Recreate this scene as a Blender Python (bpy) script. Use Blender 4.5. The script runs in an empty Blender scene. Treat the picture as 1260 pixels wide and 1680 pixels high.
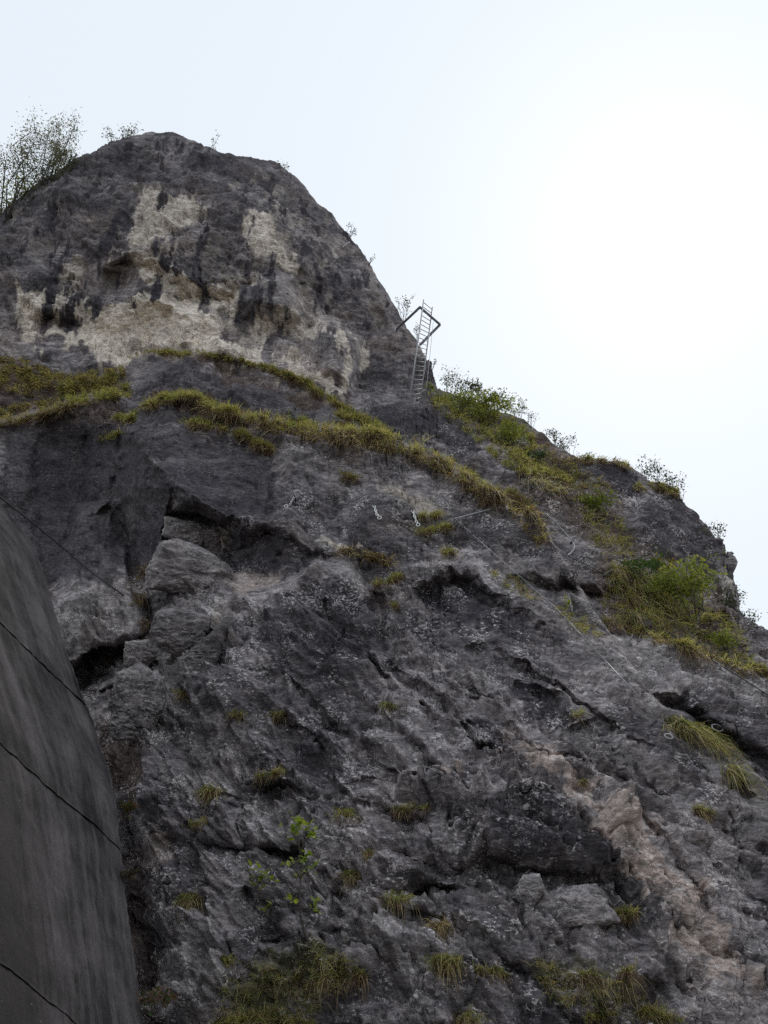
import bpy, math, random
import numpy as np

# ------------------------------------------------------------------ camera, sky, sun, exposure
scene = bpy.context.scene
W_PX, H_PX, F_PX, PITCH = 1260.0, 1680.0, 1300.0, math.radians(30.0)
CAM = np.array([0.0, 0.0, 1.6])
cam_data = bpy.data.cameras.new('camera')
cam_data.sensor_fit = 'VERTICAL'
cam_data.sensor_height = 24.0
cam_data.lens = 24.0 * F_PX / H_PX
cam_data.clip_end = 5000.0
cam_data.clip_start = 0.05
camera = bpy.data.objects.new('camera', cam_data)
camera.location = CAM
camera.rotation_euler = (math.radians(90) + PITCH, 0, 0)
scene.collection.objects.link(camera)
scene.camera = camera

SUN_ELEV, SUN_AZ = math.radians(47.0), math.radians(27.0)   # azimuth measured from +Y towards +X
world = bpy.data.worlds.new('World')
scene.world = world
world.use_nodes = True
wn = world.node_tree
wn.nodes.clear()
sky = wn.nodes.new('ShaderNodeTexSky')
sky.sky_type = 'NISHITA'
sky.sun_disc = False
sky.sun_elevation = SUN_ELEV
sky.sun_rotation = SUN_AZ
sky.altitude = 400
sky.air_density = 1.0
sky.dust_density = 6.0
sky.ozone_density = 1.5
bg = wn.nodes.new('ShaderNodeBackground')
bg.inputs['Strength'].default_value = 0.12
wo = wn.nodes.new('ShaderNodeOutputWorld')
# a thin bright veil of cloud over the blue: even, nearly white, still brighter towards the sun
veil = wn.nodes.new('ShaderNodeMix'); veil.data_type = 'RGBA'
veil.inputs[0].default_value = 0.966
veil.inputs[7].default_value = (5.8, 6.35, 6.9, 1.0)
wn.links.new(sky.outputs[0], veil.inputs[6])
wn.links.new(veil.outputs[2], bg.inputs['Color'])
wn.links.new(bg.outputs[0], wo.inputs['Surface'])

sun_data = bpy.data.lights.new('sun', 'SUN')
sun_data.energy = 1.5
sun_data.angle = math.radians(20.0)
sun_data.color = (1.0, 0.95, 0.87)
sun = bpy.data.objects.new('sun', sun_data)
# a sun lamp shines along its local -Z
from mathutils import Vector, Matrix
sun_dir = Vector((math.sin(SUN_AZ) * math.cos(SUN_ELEV), math.cos(SUN_AZ) * math.cos(SUN_ELEV), math.sin(SUN_ELEV)))
sun.rotation_euler = sun_dir.to_track_quat('Z', 'Y').to_euler()
sun.location = (20, 60, 80)
scene.collection.objects.link(sun)

scene.render.engine = 'CYCLES'
scene.cycles.use_denoising = False
vs = scene.view_settings
vs.view_transform = 'Standard'
vs.look = 'None'
vs.exposure = 0.25
vs.gamma = 1.0
vs.use_curve_mapping = False

C = scene.collection
rng = np.random.default_rng(7)
random.seed(7)

# ------------------------------------------------------------------ helpers: rays, noise
ST, CT = math.sin(PITCH), math.cos(PITCH)
def rays(u, v):
    a = (np.asarray(u, float) - W_PX / 2) / F_PX
    b = (H_PX / 2 - np.asarray(v, float)) / F_PX
    return np.stack([a, CT - ST * b, ST + CT * b], -1)
def at(u, v, y):
    """world point seen at photo position (u,v) whose horizontal distance is y"""
    r = rays(u, v)
    return CAM + r * (np.asarray(y, float) / r[..., 1])[..., None]

_pr = np.random.default_rng(11)
PERM = np.concatenate([_pr.permutation(256)] * 3).astype(np.int32)
GR = _pr.normal(size=(256, 3)); GR = (GR / np.linalg.norm(GR, axis=1)[:, None]).astype(np.float32)
JIT = _pr.random((256, 3)).astype(np.float32)
RND = _pr.random((256, 4)).astype(np.float32)

def gnoise(x, y, z):
    x = np.asarray(x, np.float32); y = np.asarray(y, np.float32); z = np.asarray(z, np.float32)
    xf = np.floor(x); yf = np.floor(y); zf = np.floor(z)
    fx, fy, fz = x - xf, y - yf, z - zf
    ix, iy, iz = xf.astype(np.int32) & 255, yf.astype(np.int32) & 255, zf.astype(np.int32) & 255
    ux = fx * fx * fx * (fx * (fx * 6 - 15) + 10)
    uy = fy * fy * fy * (fy * (fy * 6 - 15) + 10)
    uz = fz * fz * fz * (fz * (fz * 6 - 15) + 10)
    out = 0
    for dx in (0, 1):
        wx = ux if dx else 1 - ux
        px = PERM[ix + dx]
        for dy in (0, 1):
            wy = uy if dy else 1 - uy
            py = PERM[px + iy + dy]
            for dz in (0, 1):
                wz = uz if dz else 1 - uz
                g = GR[PERM[py + iz + dz]]
                out = out + wx * wy * wz * (g[..., 0] * (fx - dx) + g[..., 1] * (fy - dy) + g[..., 2] * (fz - dz))
    return out * 1.5
def fbm(x, y, z, octs=4, gain=0.5):
    o = 0; a = 1.0
    for k in range(octs):
        o = o + a * gnoise(x + 17.3 * k, y - 9.1 * k, z + 4.7 * k)
        x, y, z = x * 2.03, y * 2.03, z * 2.03
        a *= gain
    return o
def ridged(x, y, z, octs=4, gain=0.5):
    o = 0; a = 1.0
    for k in range(octs):
        o = o + a * (1 - 2 * np.abs(gnoise(x + 7.3 * k, y - 3.1 * k, z + 5.7 * k)))
        x, y, z = x * 2.1, y * 2.1, z * 2.1
        a *= gain
    return o
def facets(x, y, z, slope=0.6, sharp=60.0):
    """angular broken-rock noise: every cell is a tilted plane; also returns the distance to the joint"""
    x = np.asarray(x, np.float32); y = np.asarray(y, np.float32); z = np.asarray(z, np.float32)
    ix, iy, iz = np.floor(x).astype(np.int32), np.floor(y).astype(np.int32), np.floor(z).astype(np.int32)
    b1 = np.full(x.shape, 9e9, np.float32); b2 = b1.copy(); acc = np.zeros_like(b1); wsum = np.full(x.shape, 1e-12, np.float32)
    for dx in (-1, 0, 1):
        px = PERM[(ix + dx) & 255]
        for dy in (-1, 0, 1):
            py = PERM[px + ((iy + dy) & 255)]
            for dz in (-1, 0, 1):
                h = PERM[py + ((iz + dz) & 255)]
                j = JIT[h]
                ex = x - (ix + dx + j[..., 0]); ey = y - (iy + dy + j[..., 1]); ez = z - (iz + dz + j[..., 2])
                d = np.sqrt(ex * ex + ey * ey + ez * ez)
                g = GR[(h * 7 + 3) & 255]
                b2 = np.where(d < b1, b1, np.minimum(b2, d))
                b1 = np.minimum(b1, d)
                w = np.exp(-sharp * d)
                acc += w * ((RND[h, 0] - 0.5) + slope * 2 * (ex * g[..., 0] + ey * g[..., 1] + ez * g[..., 2])); wsum += w
    return acc / wsum, b2 - b1
def sstep(a, b, x):
    t = np.clip((x - a) / (b - a), 0, 1)
    return t * t * (3 - 2 * t)

# ------------------------------------------------------------------ helpers: scene objects
def tag(o, label=None, cat=None, group=None, kind=None):
    if label: o['label'] = label
    if cat: o['category'] = cat
    if group: o['group'] = group
    if kind: o['kind'] = kind
    return o
def empty(name, loc, label=None, cat=None, group=None):
    o = bpy.data.objects.new(name, None)
    o.empty_display_size = 0.2
    o.location = tuple(float(c) for c in loc)
    C.objects.link(o)
    return tag(o, label, cat, group)
def mesh_np(name, V, Fq, mat, parent=None, smooth=True, attrs=None, tris=False):
    """V (n,3) world coordinates, Fq (m,4) or (m,3) indices"""
    V = np.asarray(V, np.float32); Fq = np.asarray(Fq, np.int32)
    k = Fq.shape[1]
    me = bpy.data.meshes.new(name)
    off = np.zeros(3, np.float32)
    if parent is not None:
        off = np.array(world_loc(parent), np.float32)
    me.vertices.add(len(V)); me.loops.add(Fq.size); me.polygons.add(len(Fq))
    me.vertices.foreach_set('co', (V - off).ravel())
    me.loops.foreach_set('vertex_index', Fq.ravel())
    me.polygons.foreach_set('loop_start', np.arange(0, Fq.size, k, dtype=np.int32))
    me.polygons.foreach_set('loop_total', np.full(len(Fq), k, np.int32))
    me.update(calc_edges=True)
    if smooth:
        me.polygons.foreach_set('use_smooth', np.ones(len(Fq), bool))
    for an, arr in (attrs or {}).items():
        at_ = me.attributes.new(an, 'FLOAT_COLOR', 'POINT')
        at_.data.foreach_set('color', np.asarray(arr, np.float32).ravel())
    if mat: me.materials.append(mat)
    o = bpy.data.objects.new(name, me)
    C.objects.link(o)
    if parent is not None:
        o.parent = parent
    return o
def world_loc(o):
    v = np.zeros(3)
    while o is not None:
        v = v + np.array(o.location); o = o.parent
    return v

class MB:
    """collects shapes and links them as one mesh object"""
    def __init__(s): s.v = []; s.f = []
    def tube(s, pts, r, n=6, cap=True):
        pts = [Vector(tuple(float(c) for c in p)) for p in pts]
        rs = r if hasattr(r, '__len__') else [r] * len(pts)
        base = len(s.v); N = len(pts)
        ref = None
        for i, p in enumerate(pts):
            t = (pts[min(i + 1, N - 1)] - pts[max(i - 1, 0)]).normalized()
            if ref is None:
                ref = t.orthogonal().normalized()
            ref = (ref - t * ref.dot(t)).normalized()
            b = t.cross(ref)
            for k in range(n):
                a = 2 * math.pi * k / n
                s.v.append(tuple(p + (ref * math.cos(a) + b * math.sin(a)) * rs[i]))
        for i in range(N - 1):
            for k in range(n):
                a, b2 = base + i * n + k, base + i * n + (k + 1) % n
                s.f.append((a, b2, b2 + n, a + n))
        if cap:
            s.f.append(tuple(base + k for k in range(n))[::-1])
            s.f.append(tuple(base + (N - 1) * n + k for k in range(n)))
        return s
    def bar(s, p, q, w, h, up=(0, 0, 1)):
        p, q = Vector(tuple(map(float, p))), Vector(tuple(map(float, q)))
        t = (q - p).normalized(); u = Vector(up); sd = t.cross(u).normalized(); u = sd.cross(t)
        b = len(s.v)
        for c in (p, q):
            for (i, j) in ((-1, -1), (1, -1), (1, 1), (-1, 1)):
                s.v.append(tuple(c + sd * (w / 2 * i) + u * (h / 2 * j)))
        for f in ((3, 2, 1, 0), (4, 5, 6, 7), (0, 1, 5, 4), (1, 2, 6, 5), (2, 3, 7, 6), (3, 0, 4, 7)):
            s.f.append(tuple(b + i for i in f))
        return s
    def torus(s, c, ax, sd, R, r, n=14, m=6, stretch=1.0):
        c, ax, sd = Vector(tuple(map(float, c))), Vector(ax).normalized(), Vector(sd).normalized()
        e = ax.cross(sd)
        pts = [c + sd * (R * stretch * math.cos(2 * math.pi * k / n)) + e * (R * math.sin(2 * math.pi * k / n)) for k in range(n)]
        base = len(s.v)
        for i, p in enumerate(pts):
            t = (pts[(i + 1) % n] - pts[i - 1]).normalized(); o = ax.cross(t)
            for k in range(m):
                a = 2 * math.pi * k / m
                s.v.append(tuple(p + (o * math.cos(a) + ax * math.sin(a)) * r))
        for i in range(n):
            for k in range(m):
                i2, k2 = (i + 1) % n, (k + 1) % m
                s.f.append((base + i * m + k, base + i2 * m + k, base + i2 * m + k2, base + i * m + k2))
        return s
    def build(s, name, mat, parent=None, smooth=True):
        me = bpy.data.meshes.new(name)
        off = Vector(tuple(world_loc(parent))) if parent is not None else Vector((0, 0, 0))
        me.from_pydata([tuple(Vector(v) - off) for v in s.v], [], s.f)
        me.polygons.foreach_set('use_smooth', [smooth] * len(me.polygons))
        me.materials.append(mat)
        o = bpy.data.objects.new(name, me)
        C.objects.link(o)
        if parent is not None: o.parent = parent
        return o

# ------------------------------------------------------------------ materials
def nodes(name):
    m = bpy.data.materials.new(name); m.use_nodes = True
    nt = m.node_tree; nt.nodes.clear()
    return m, nt, nt.nodes.new
def L(nt, a, b): nt.links.new(a, b)
def mixrgb(nt, fac, a, b, mode='MIX'):
    n = nt.nodes.new('ShaderNodeMix'); n.data_type = 'RGBA'; n.blend_type = mode
    for sock, val in ((n.inputs[0], fac), (n.inputs[6], a), (n.inputs[7], b)):
        if isinstance(val, (int, float)): sock.default_value = val
        elif isinstance(val, tuple): sock.default_value = val + (1,) if len(val) == 3 else val
        else: nt.links.new(val, sock)
    return n.outputs[2]
def math_n(nt, op, a, b=0.0, clamp=False):
    n = nt.nodes.new('ShaderNodeMath'); n.operation = op; n.use_clamp = clamp
    for i, val in enumerate((a, b)):
        if isinstance(val, (int, float)): n.inputs[i].default_value = val
        else: nt.links.new(val, n.inputs[i])
    return n.outputs[0]
def ramp(nt, fac, stops):
    n = nt.nodes.new('ShaderNodeValToRGB')
    el = n.color_ramp.elements
    while len(el) < len(stops): el.new(0.5)
    for e, (p, c) in zip(el, stops):
        e.position = p; e.color = c + (1,) if len(c) == 3 else c
    nt.links.new(fac, n.inputs[0])
    return n.outputs[0]
def noise_n(nt, vec, scale, detail=5, rough=0.6, dist=0.0):
    n = nt.nodes.new('ShaderNodeTexNoise')
    n.inputs['Scale'].default_value = scale; n.inputs['Detail'].default_value = detail
    n.inputs['Roughness'].default_value = rough; n.inputs['Distortion'].default_value = dist
    nt.links.new(vec, n.inputs['Vector'])
    return n.outputs['Fac']
def mapping(nt, vec, rot=(0, 0, 0), scale=(1, 1, 1)):
    n = nt.nodes.new('ShaderNodeMapping')
    n.inputs['Rotation'].default_value = rot; n.inputs['Scale'].default_value = scale
    nt.links.new(vec, n.inputs['Vector'])
    return n.outputs[0]

def make_rock(name, dark=(0.036, 0.035, 0.039), mid=(0.115, 0.110, 0.112), light=(0.35, 0.34, 0.33), attrs=True, fleck=1.0, bump=0.85):
    m, nt, N = nodes(name)
    out = N('ShaderNodeOutputMaterial'); bs = N('ShaderNodeBsdfPrincipled')
    L(nt, bs.outputs[0], out.inputs['Surface'])
    geo = N('ShaderNodeNewGeometry'); pos = geo.outputs['Position']
    bed = mapping(nt, pos, rot=(0, math.radians(42), 0), scale=(0.55, 1, 1.9))      # bedding dips to the right
    nA = noise_n(nt, pos, 0.35, 5, 0.6)
    nB = noise_n(nt, bed, 2.2, 9, 0.72, 0.5)
    nC = noise_n(nt, mapping(nt, pos, rot=(0, math.radians(40), 0), scale=(0.45, 1, 1.8)), 9.0, 8, 0.78, 0.3)
    s = math_n(nt, 'ADD', math_n(nt, 'MULTIPLY', nA, 0.45), math_n(nt, 'MULTIPLY', nB, 0.55))
    base = ramp(nt, s, [(0.40, dark), (0.50, mid), (0.61, light)])
    fine = ramp(nt, nC, [(0.36, (0.42, 0.42, 0.43)), (0.5, (1, 1, 1)), (0.66, (1.75, 1.72, 1.66))])
    if attrs:
        a1 = N('ShaderNodeAttribute'); a1.attribute_name = 'stains'
        s1 = N('ShaderNodeSeparateColor'); L(nt, a1.outputs['Color'], s1.inputs[0])
        pale, tan, soil, wet_shade = s1.outputs[0], s1.outputs[1], s1.outputs[2], a1.outputs['Alpha']
        a2 = N('ShaderNodeAttribute'); a2.attribute_name = 'tones'
        s2 = N('ShaderNodeSeparateColor'); L(nt, a2.outputs['Color'], s2.inputs[0])
        grey, lich, moss = s2.outputs[0], s2.outputs[1], s2.outputs[2]
        base = mixrgb(nt, grey, base, ramp(nt, nB, [(0.3, (0.13, 0.128, 0.125)), (0.7, (0.30, 0.295, 0.285))]))
        palec = ramp(nt, nB, [(0.3, (0.42, 0.39, 0.31)), (0.5, (0.64, 0.615, 0.51)), (0.75, (0.76, 0.745, 0.645))])
        base = mixrgb(nt, tan, base, ramp(nt, nB, [(0.3, (0.24, 0.205, 0.175)), (0.7, (0.56, 0.505, 0.445))]))
        base = mixrgb(nt, pale, base, palec)
        base = mixrgb(nt, wet_shade, base, (0.036, 0.034, 0.041))
        base = mixrgb(nt, soil, base, ramp(nt, nC, [(0.3, (0.035, 0.026, 0.02)), (0.7, (0.12, 0.085, 0.06))]))
        base = mixrgb(nt, moss, base, ramp(nt, nC, [(0.3, (0.05, 0.055, 0.022)), (0.7, (0.12, 0.13, 0.05))]))
    base = mixrgb(nt, 1.0, base, fine, 'MULTIPLY')
    # pale lichen flecks
    nL = noise_n(nt, mapping(nt, pos, rot=(0, math.radians(35), 0), scale=(0.8, 1, 1.5)), 17.0, 4, 0.65, 0.6)
    nM = noise_n(nt, pos, 1.3, 3, 0.6)
    fl = math_n(nt, 'ADD', nL, math_n(nt, 'MULTIPLY', math_n(nt, 'SUBTRACT', nM, 0.5), 0.35))
    fl = ramp(nt, fl, [(0.56, (0, 0, 0)), (0.62, (1, 1, 1))])
    flv = math_n(nt, 'MULTIPLY', fl, fleck)
    if attrs: flv = math_n(nt, 'MULTIPLY', flv, lich)
    base = mixrgb(nt, flv, base, (0.52, 0.52, 0.50))
    base = mixrgb(nt, 1.0, base, (1.19, 1.09, 1.12), 'MULTIPLY')
    L(nt, base, bs.inputs['Base Color'])
    rv = N('ShaderNodeMapRange'); L(nt, nB, rv.inputs[0]); rv.inputs[3].default_value = 0.75; rv.inputs[4].default_value = 0.98
    L(nt, rv.outputs[0], bs.inputs['Roughness'])
    bs.inputs['Specular IOR Level'].default_value = 0.25
    hn = math_n(nt, 'ADD', math_n(nt, 'MULTIPLY', nB, 0.5), math_n(nt, 'MULTIPLY', nC, 0.22))
    nD = noise_n(nt, pos, 42.0, 3, 0.6)
    hn = math_n(nt, 'ADD', hn, math_n(nt, 'MULTIPLY', nD, 0.06))
    bp = N('ShaderNodeBump'); bp.inputs['Strength'].default_value = bump; bp.inputs['Distance'].default_value = 0.12
    L(nt, hn, bp.inputs['Height']); L(nt, bp.outputs[0], bs.inputs['Normal'])
    return m
def make_metal(name, col, rough=0.45, metallic=0.85):
    m, nt, N = nodes(name)
    out = N('ShaderNodeOutputMaterial'); bs = N('ShaderNodeBsdfPrincipled'); L(nt, bs.outputs[0], out.inputs['Surface'])
    geo = N('ShaderNodeNewGeometry')
    n = noise_n(nt, geo.outputs['Position'], 9.0, 5, 0.6)
    c = ramp(nt, n, [(0.3, tuple(x * 0.75 for x in col)), (0.7, tuple(min(1, x * 1.15) for x in col))])
    L(nt, c, bs.inputs['Base Color']); bs.inputs['Metallic'].default_value = metallic
    r = math_n(nt, 'ADD', math_n(nt, 'MULTIPLY', n, 0.3), rough - 0.15); L(nt, r, bs.inputs['Roughness'])
    return m
def make_leaf(name, transl=0.45):
    """colour comes from the per-blade attribute, varied a little by noise; light passes through"""
    m, nt, N = nodes(name)
    out = N('ShaderNodeOutputMaterial')
    a = N('ShaderNodeAttribute'); a.attribute_name = 'tint'
    geo = N('ShaderNodeNewGeometry')
    n = noise_n(nt, geo.outputs['Position'], 14.0, 3, 0.6)
    c = mixrgb(nt, 1.0, a.outputs['Color'], ramp(nt, n, [(0.3, (0.7, 0.7, 0.7)), (0.7, (1.25, 1.25, 1.25))]), 'MULTIPLY')
    d = N('ShaderNodeBsdfPrincipled'); L(nt, c, d.inputs['Base Color']); d.inputs['Roughness'].default_value = 0.6
    d.inputs['Specular IOR Level'].default_value = 0.25
    t = N('ShaderNodeBsdfTranslucent'); L(nt, mixrgb(nt, 1.0, c, (1.35, 1.3, 0.75), 'MULTIPLY'), t.inputs['Color'])
    mx = N('ShaderNodeMixShader'); mx.inputs[0].default_value = transl
    L(nt, d.outputs[0], mx.inputs[1]); L(nt, t.outputs[0], mx.inputs[2]); L(nt, mx.outputs[0], out.inputs['Surface'])
    return m
def make_bark(name, col=(0.06, 0.05, 0.04)):
    m, nt, N = nodes(name)
    out = N('ShaderNodeOutputMaterial'); bs = N('ShaderNodeBsdfPrincipled'); L(nt, bs.outputs[0], out.inputs['Surface'])
    geo = N('ShaderNodeNewGeometry'); n = noise_n(nt, geo.outputs['Position'], 25.0, 4, 0.6)
    L(nt, ramp(nt, n, [(0.3, tuple(x * 0.6 for x in col)), (0.7, tuple(x * 1.4 for x in col))]), bs.inputs['Base Color'])
    bs.inputs['Roughness'].default_value = 0.9
    return m
M_ROCK = make_rock('limestone')
M_BOULDER = make_rock('boulder_stone', attrs=False, dark=(0.08, 0.077, 0.078), mid=(0.18, 0.175, 0.172), light=(0.34, 0.33, 0.315), fleck=0.5)
M_STEEL = make_metal('galvanised_steel', (0.36, 0.36, 0.37), 0.55, 0.4)
M_BRACKET = make_metal('weathered_steel', (0.13, 0.13, 0.135), 0.6, 0.4)
M_CABLE = make_metal('cable_steel', (0.36, 0.36, 0.36), 0.5, 0.4)
M_BRIGHT = make_metal('bright_steel', (0.72, 0.72, 0.70), 0.4, 0.4)
M_DARKIRON = make_metal('dark_iron', (0.06, 0.055, 0.055), 0.6, 0.5)
M_LEAF = make_leaf('leaf')
M_GRASS = make_leaf('grass_blade', 0.5)
M_BARK = make_bark('bark')

# ------------------------------------------------------------------ the cliff: a fine sheet of rock, folded back over its crest
CREST = [(-320, 600), (-150, 470), (-60, 395), (0, 352), (40, 318), (85, 285), (130, 259), (160, 250), (182, 232), (215, 225), (250, 219), (288, 218),
         (305, 226), (335, 241), (370, 252), (410, 257), (450, 269), (480, 287), (500, 305), (520, 330), (545, 350), (560, 370), (575, 392), (598, 425), (615, 455), (632, 480),
         (650, 506), (668, 535), (685, 556), (698, 585), (708, 612), (717, 640), (740, 646), (780, 658), (830, 676), (860, 688), (890, 710), (915, 735),
         (950, 752), (985, 755), (1020, 758), (1042, 772), (1062, 788), (1095, 800), (1112, 815), (1130, 836), (1160, 862), (1180, 893), (1195, 915), (1204, 945), (1207, 985),
         (1214, 1012), (1235, 1022), (1262, 1040), (1330, 1090), (1420, 1150), (1600, 1260)]
U_COLS = np.concatenate([np.linspace(-320, -24, 40)[:-1], np.arange(-24, 1286, 1.6), np.linspace(1290, 1600, 40)])
NU = len(U_COLS)
V_BOT = 1765.0
cu, cv = np.array([c[0] for c in CREST], float), np.array([c[1] for c in CREST], float)
V_TOP = np.interp(U_COLS, cu, cv)
V_TOP = V_TOP + 3.0 * fbm(U_COLS / 34.0, 0 * U_COLS + 3.3, 0 * U_COLS, 4, 0.6)
NV = 900
tt = np.linspace(0, 1, NV)
U = np.repeat(U_COLS[None, :], NV, 0)
V = V_BOT + (V_TOP[None, :] - V_BOT) * tt[:, None]

# broad distance of the rock, as horizontal metres from the camera: (photo u, v, metres)
MACRO = [(-320, 1765, 12), (-100, 1765, 11.4), (250, 1765, 10.4), (600, 1765, 9.2), (1000, 1765, 9.2), (1300, 1765, 9.6), (1600, 1765, 11),
         (-320, 1400, 14), (-100, 1400, 13.5), (230, 1400, 12.6), (600, 1400, 10.9), (950, 1400, 10.7), (1250, 1400, 11.8), (1600, 1400, 14),
         (-320, 1100, 16.5), (-50, 1100, 16), (220, 1100, 15.2), (450, 1100, 13.9), (700, 1100, 13.3), (1000, 1100, 13.6), (1250, 1170, 15.0), (1600, 1250, 17),
         (-320, 900, 18.5), (0, 900, 18.2), (180, 900, 17.8), (400, 900, 16.4), (650, 900, 15.8), (900, 930, 16.0), (1080, 960, 18.2), (1220, 1000, 19.6),
         (-320, 700, 20), (0, 720, 19.6), (200, 720, 18.4), (330, 720, 17.8), (450, 740, 17.9), (700, 760, 17.9), (820, 820, 17.8), (960, 830, 19.4), (1100, 830, 21.2),
         (0, 630, 20.4), (150, 600, 20.6), (300, 620, 19.4), (450, 650, 19.4), (600, 690, 19.4), (700, 690, 20), (850, 720, 20.6), (960, 760, 21.2),
         (-200, 540, 21.5), (60, 545, 21.4), (250, 555, 21.6), (420, 560, 21.2), (560, 610, 21.0), (690, 630, 21.6), (780, 670, 22.6),
         (-200, 480, 22), (0, 420, 21.0), (180, 420, 21.2), (330, 430, 20.9), (480, 450, 21.2), (600, 500, 22.2), (650, 520, 23.8), (0, 355, 22.6),
         (150, 330, 21.8), (300, 320, 21.7), (420, 330, 22.0), (530, 400, 22.8), (570, 400, 24.6), (130, 262, 23.4), (260, 225, 23.4), (400, 262, 24), (500, 310, 24.6)]
SHELF = [(-320, 720), (0, 695), (130, 657), (200, 648), (225, 668), (320, 652), (350, 676), (420, 692), (520, 708), (620, 722), (700, 748), (770, 788), (815, 830), (850, 850),
         (900, 880), (940, 940), (970, 1000), (990, 1046), (1060, 1054), (1120, 1074), (1260, 1132), (1600, 1350)]        # the long grassy shelf: everything above stands further back
mp = np.array(MACRO)
def tps(pu, pv):
    c = mp[:, :2] / 300.0; n = len(c)
    d = np.linalg.norm(c[:, None] - c[None], axis=2)
    K = np.where(d > 0, d * d * np.log(d + 1e-12), 0) + np.eye(n) * 0.02
    A = np.zeros((n + 3, n + 3)); A[:n, :n] = K; A[:n, n] = 1; A[:n, n + 1:] = c; A[n, :n] = 1; A[n + 1:, :n] = c.T
    w = np.linalg.solve(A, np.concatenate([np.log(mp[:, 2]), np.zeros(3)]))
    x, y = pu / 300.0, pv / 300.0
    o = w[n] + w[n + 1] * x + w[n + 2] * y
    for i in range(n):
        r2 = (x - c[i, 0]) ** 2 + (y - c[i, 1]) ** 2
        o = o + w[i] * 0.5 * r2 * np.log(r2 + 1e-12)
    return np.exp(o)
cy = np.linspace(0, NV - 1, 140).astype(int); cx = np.unique(np.concatenate([np.arange(0, NU, 6), [NU - 1]]))
Yc = tps(U[np.ix_(cy, cx)], V[np.ix_(cy, cx)])
tmp = np.stack([np.interp(np.arange(NU), cx, Yc[i]) for i in range(len(cy))])
Y0 = np.stack([np.interp(np.arange(NV), cy, tmp[:, j]) for j in range(NU)], 1).astype(np.float32)
P_SMOOTH = at(U, V, Y0)
sh_v = np.interp(U + 9 * fbm(U / 40, V / 40, 0 * U + 5, 3), [p[0] for p in SHELF], [p[1] for p in SHELF])
Y0 = (Y0 * (1 + 0.17 * sstep(-2, 9, sh_v - V + 6 * fbm(U / 22, V / 22, 0 * U + 2, 3)))).astype(np.float32)
SLANT = Y0 * (np.linalg.norm(rays(U, V), axis=-1) / rays(U, V)[..., 1]).astype(np.float32)
PXM = SLANT / F_PX                                     # metres per photo pixel at the rock

# warped photo coordinates, so that no edge of a feature is ruler-straight
wu = fbm(U / 55.0, V / 55.0, 0 * U + 1.5, 5, 0.55); wv = fbm(U / 55.0, V / 55.0, 0 * U + 8.5, 5, 0.55)
UW = (U + 11 * wu).astype(np.float32); VW = (V + 11 * wv).astype(np.float32)
U32, V32 = U.astype(np.float32), V.astype(np.float32)
DEP = np.zeros_like(Y0)                                # feature relief in photo pixels, + is away from the camera

def window(pts, pad):
    p = np.array(pts, float)
    c0, c1 = np.searchsorted(U_COLS, [p[:, 0].min() - pad, p[:, 0].max() + pad])
    c0 = max(c0 - 1, 0); c1 = min(c1 + 1, NU)
    if c1 <= c0: return None
    vt = V_TOP[c0:c1]
    r_hi = int(np.clip(np.max((V_BOT - (p[:, 1].min() - pad)) / (V_BOT - vt)) * (NV - 1) + 2, 0, NV))
    r_lo = int(np.clip(np.min((V_BOT - (p[:, 1].max() + pad)) / (V_BOT - vt)) * (NV - 1) - 2, 0, NV))
    if r_hi <= r_lo: return None
    return (slice(r_lo, r_hi), slice(c0, c1))
def seg_dist(x, y, pts, closed):
    p = np.array(pts, np.float32)
    best = np.full(x.shape, 1e9, np.float32); sgn = np.zeros_like(best); inside = np.zeros(x.shape, bool); tpar = np.zeros_like(best)
    n = len(p); m = n if closed else n - 1
    for i in range(m):
        a, b = p[i], p[(i + 1) % n]; e = b - a; l2 = float(e @ e) + 1e-9
        t = np.clip(((x - a[0]) * e[0] + (y - a[1]) * e[1]) / l2, 0, 1)
        dx, dy = x - a[0] - t * e[0], y - a[1] - t * e[1]
        d = dx * dx + dy * dy
        k = d < best
        best = np.where(k, d, best)
        sgn = np.where(k, np.sign(e[0] * dy - e[1] * dx), sgn)
        tpar = np.where(k, (i + t) / m, tpar)
        if closed:
            cnd = ((a[1] > y) != (b[1] > y)) & (x < (b[0] - a[0]) * (y - a[1]) / (b[1] - a[1] + 1e-9) + a[0])
            inside ^= cnd
    return np.sqrt(best), sgn, inside, tpar
def blur(A, n=1):
    for _ in range(n):
        A = np.pad(A, 1, 'edge')
        A = 0.25 * A[:-2] + 0.5 * A[1:-1] + 0.25 * A[2:]
        A = 0.25 * A[:, :-2] + 0.5 * A[:, 1:-1] + 0.25 * A[:, 2:]
    return A
def block(pts, amt, edge=6, tu=0.0, tv=0.0, bulge=0.0, arr=None, warp=True):
    """a slab of rock standing proud (amt < 0) or set back (amt > 0), its face tilted by tu, tv per pixel"""
    w = window(pts, 40)
    if w is None: return
    x, y = (UW[w], VW[w]) if warp else (U32[w], V32[w])
    d, _, ins, _ = seg_dist(x, y, pts, True)
    sd = np.where(ins, d, -d)
    c = np.mean(np.array(pts, float), 0)
    edge = max(edge, 0.42 * abs(amt))
    m = sstep(-edge * 0.35, edge, sd)
    val = amt + tu * (x - c[0]) + tv * (y - c[1]) - bulge * np.minimum(sd, 60).clip(0) ** 0.6
    DEP[w] += m * val
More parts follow.
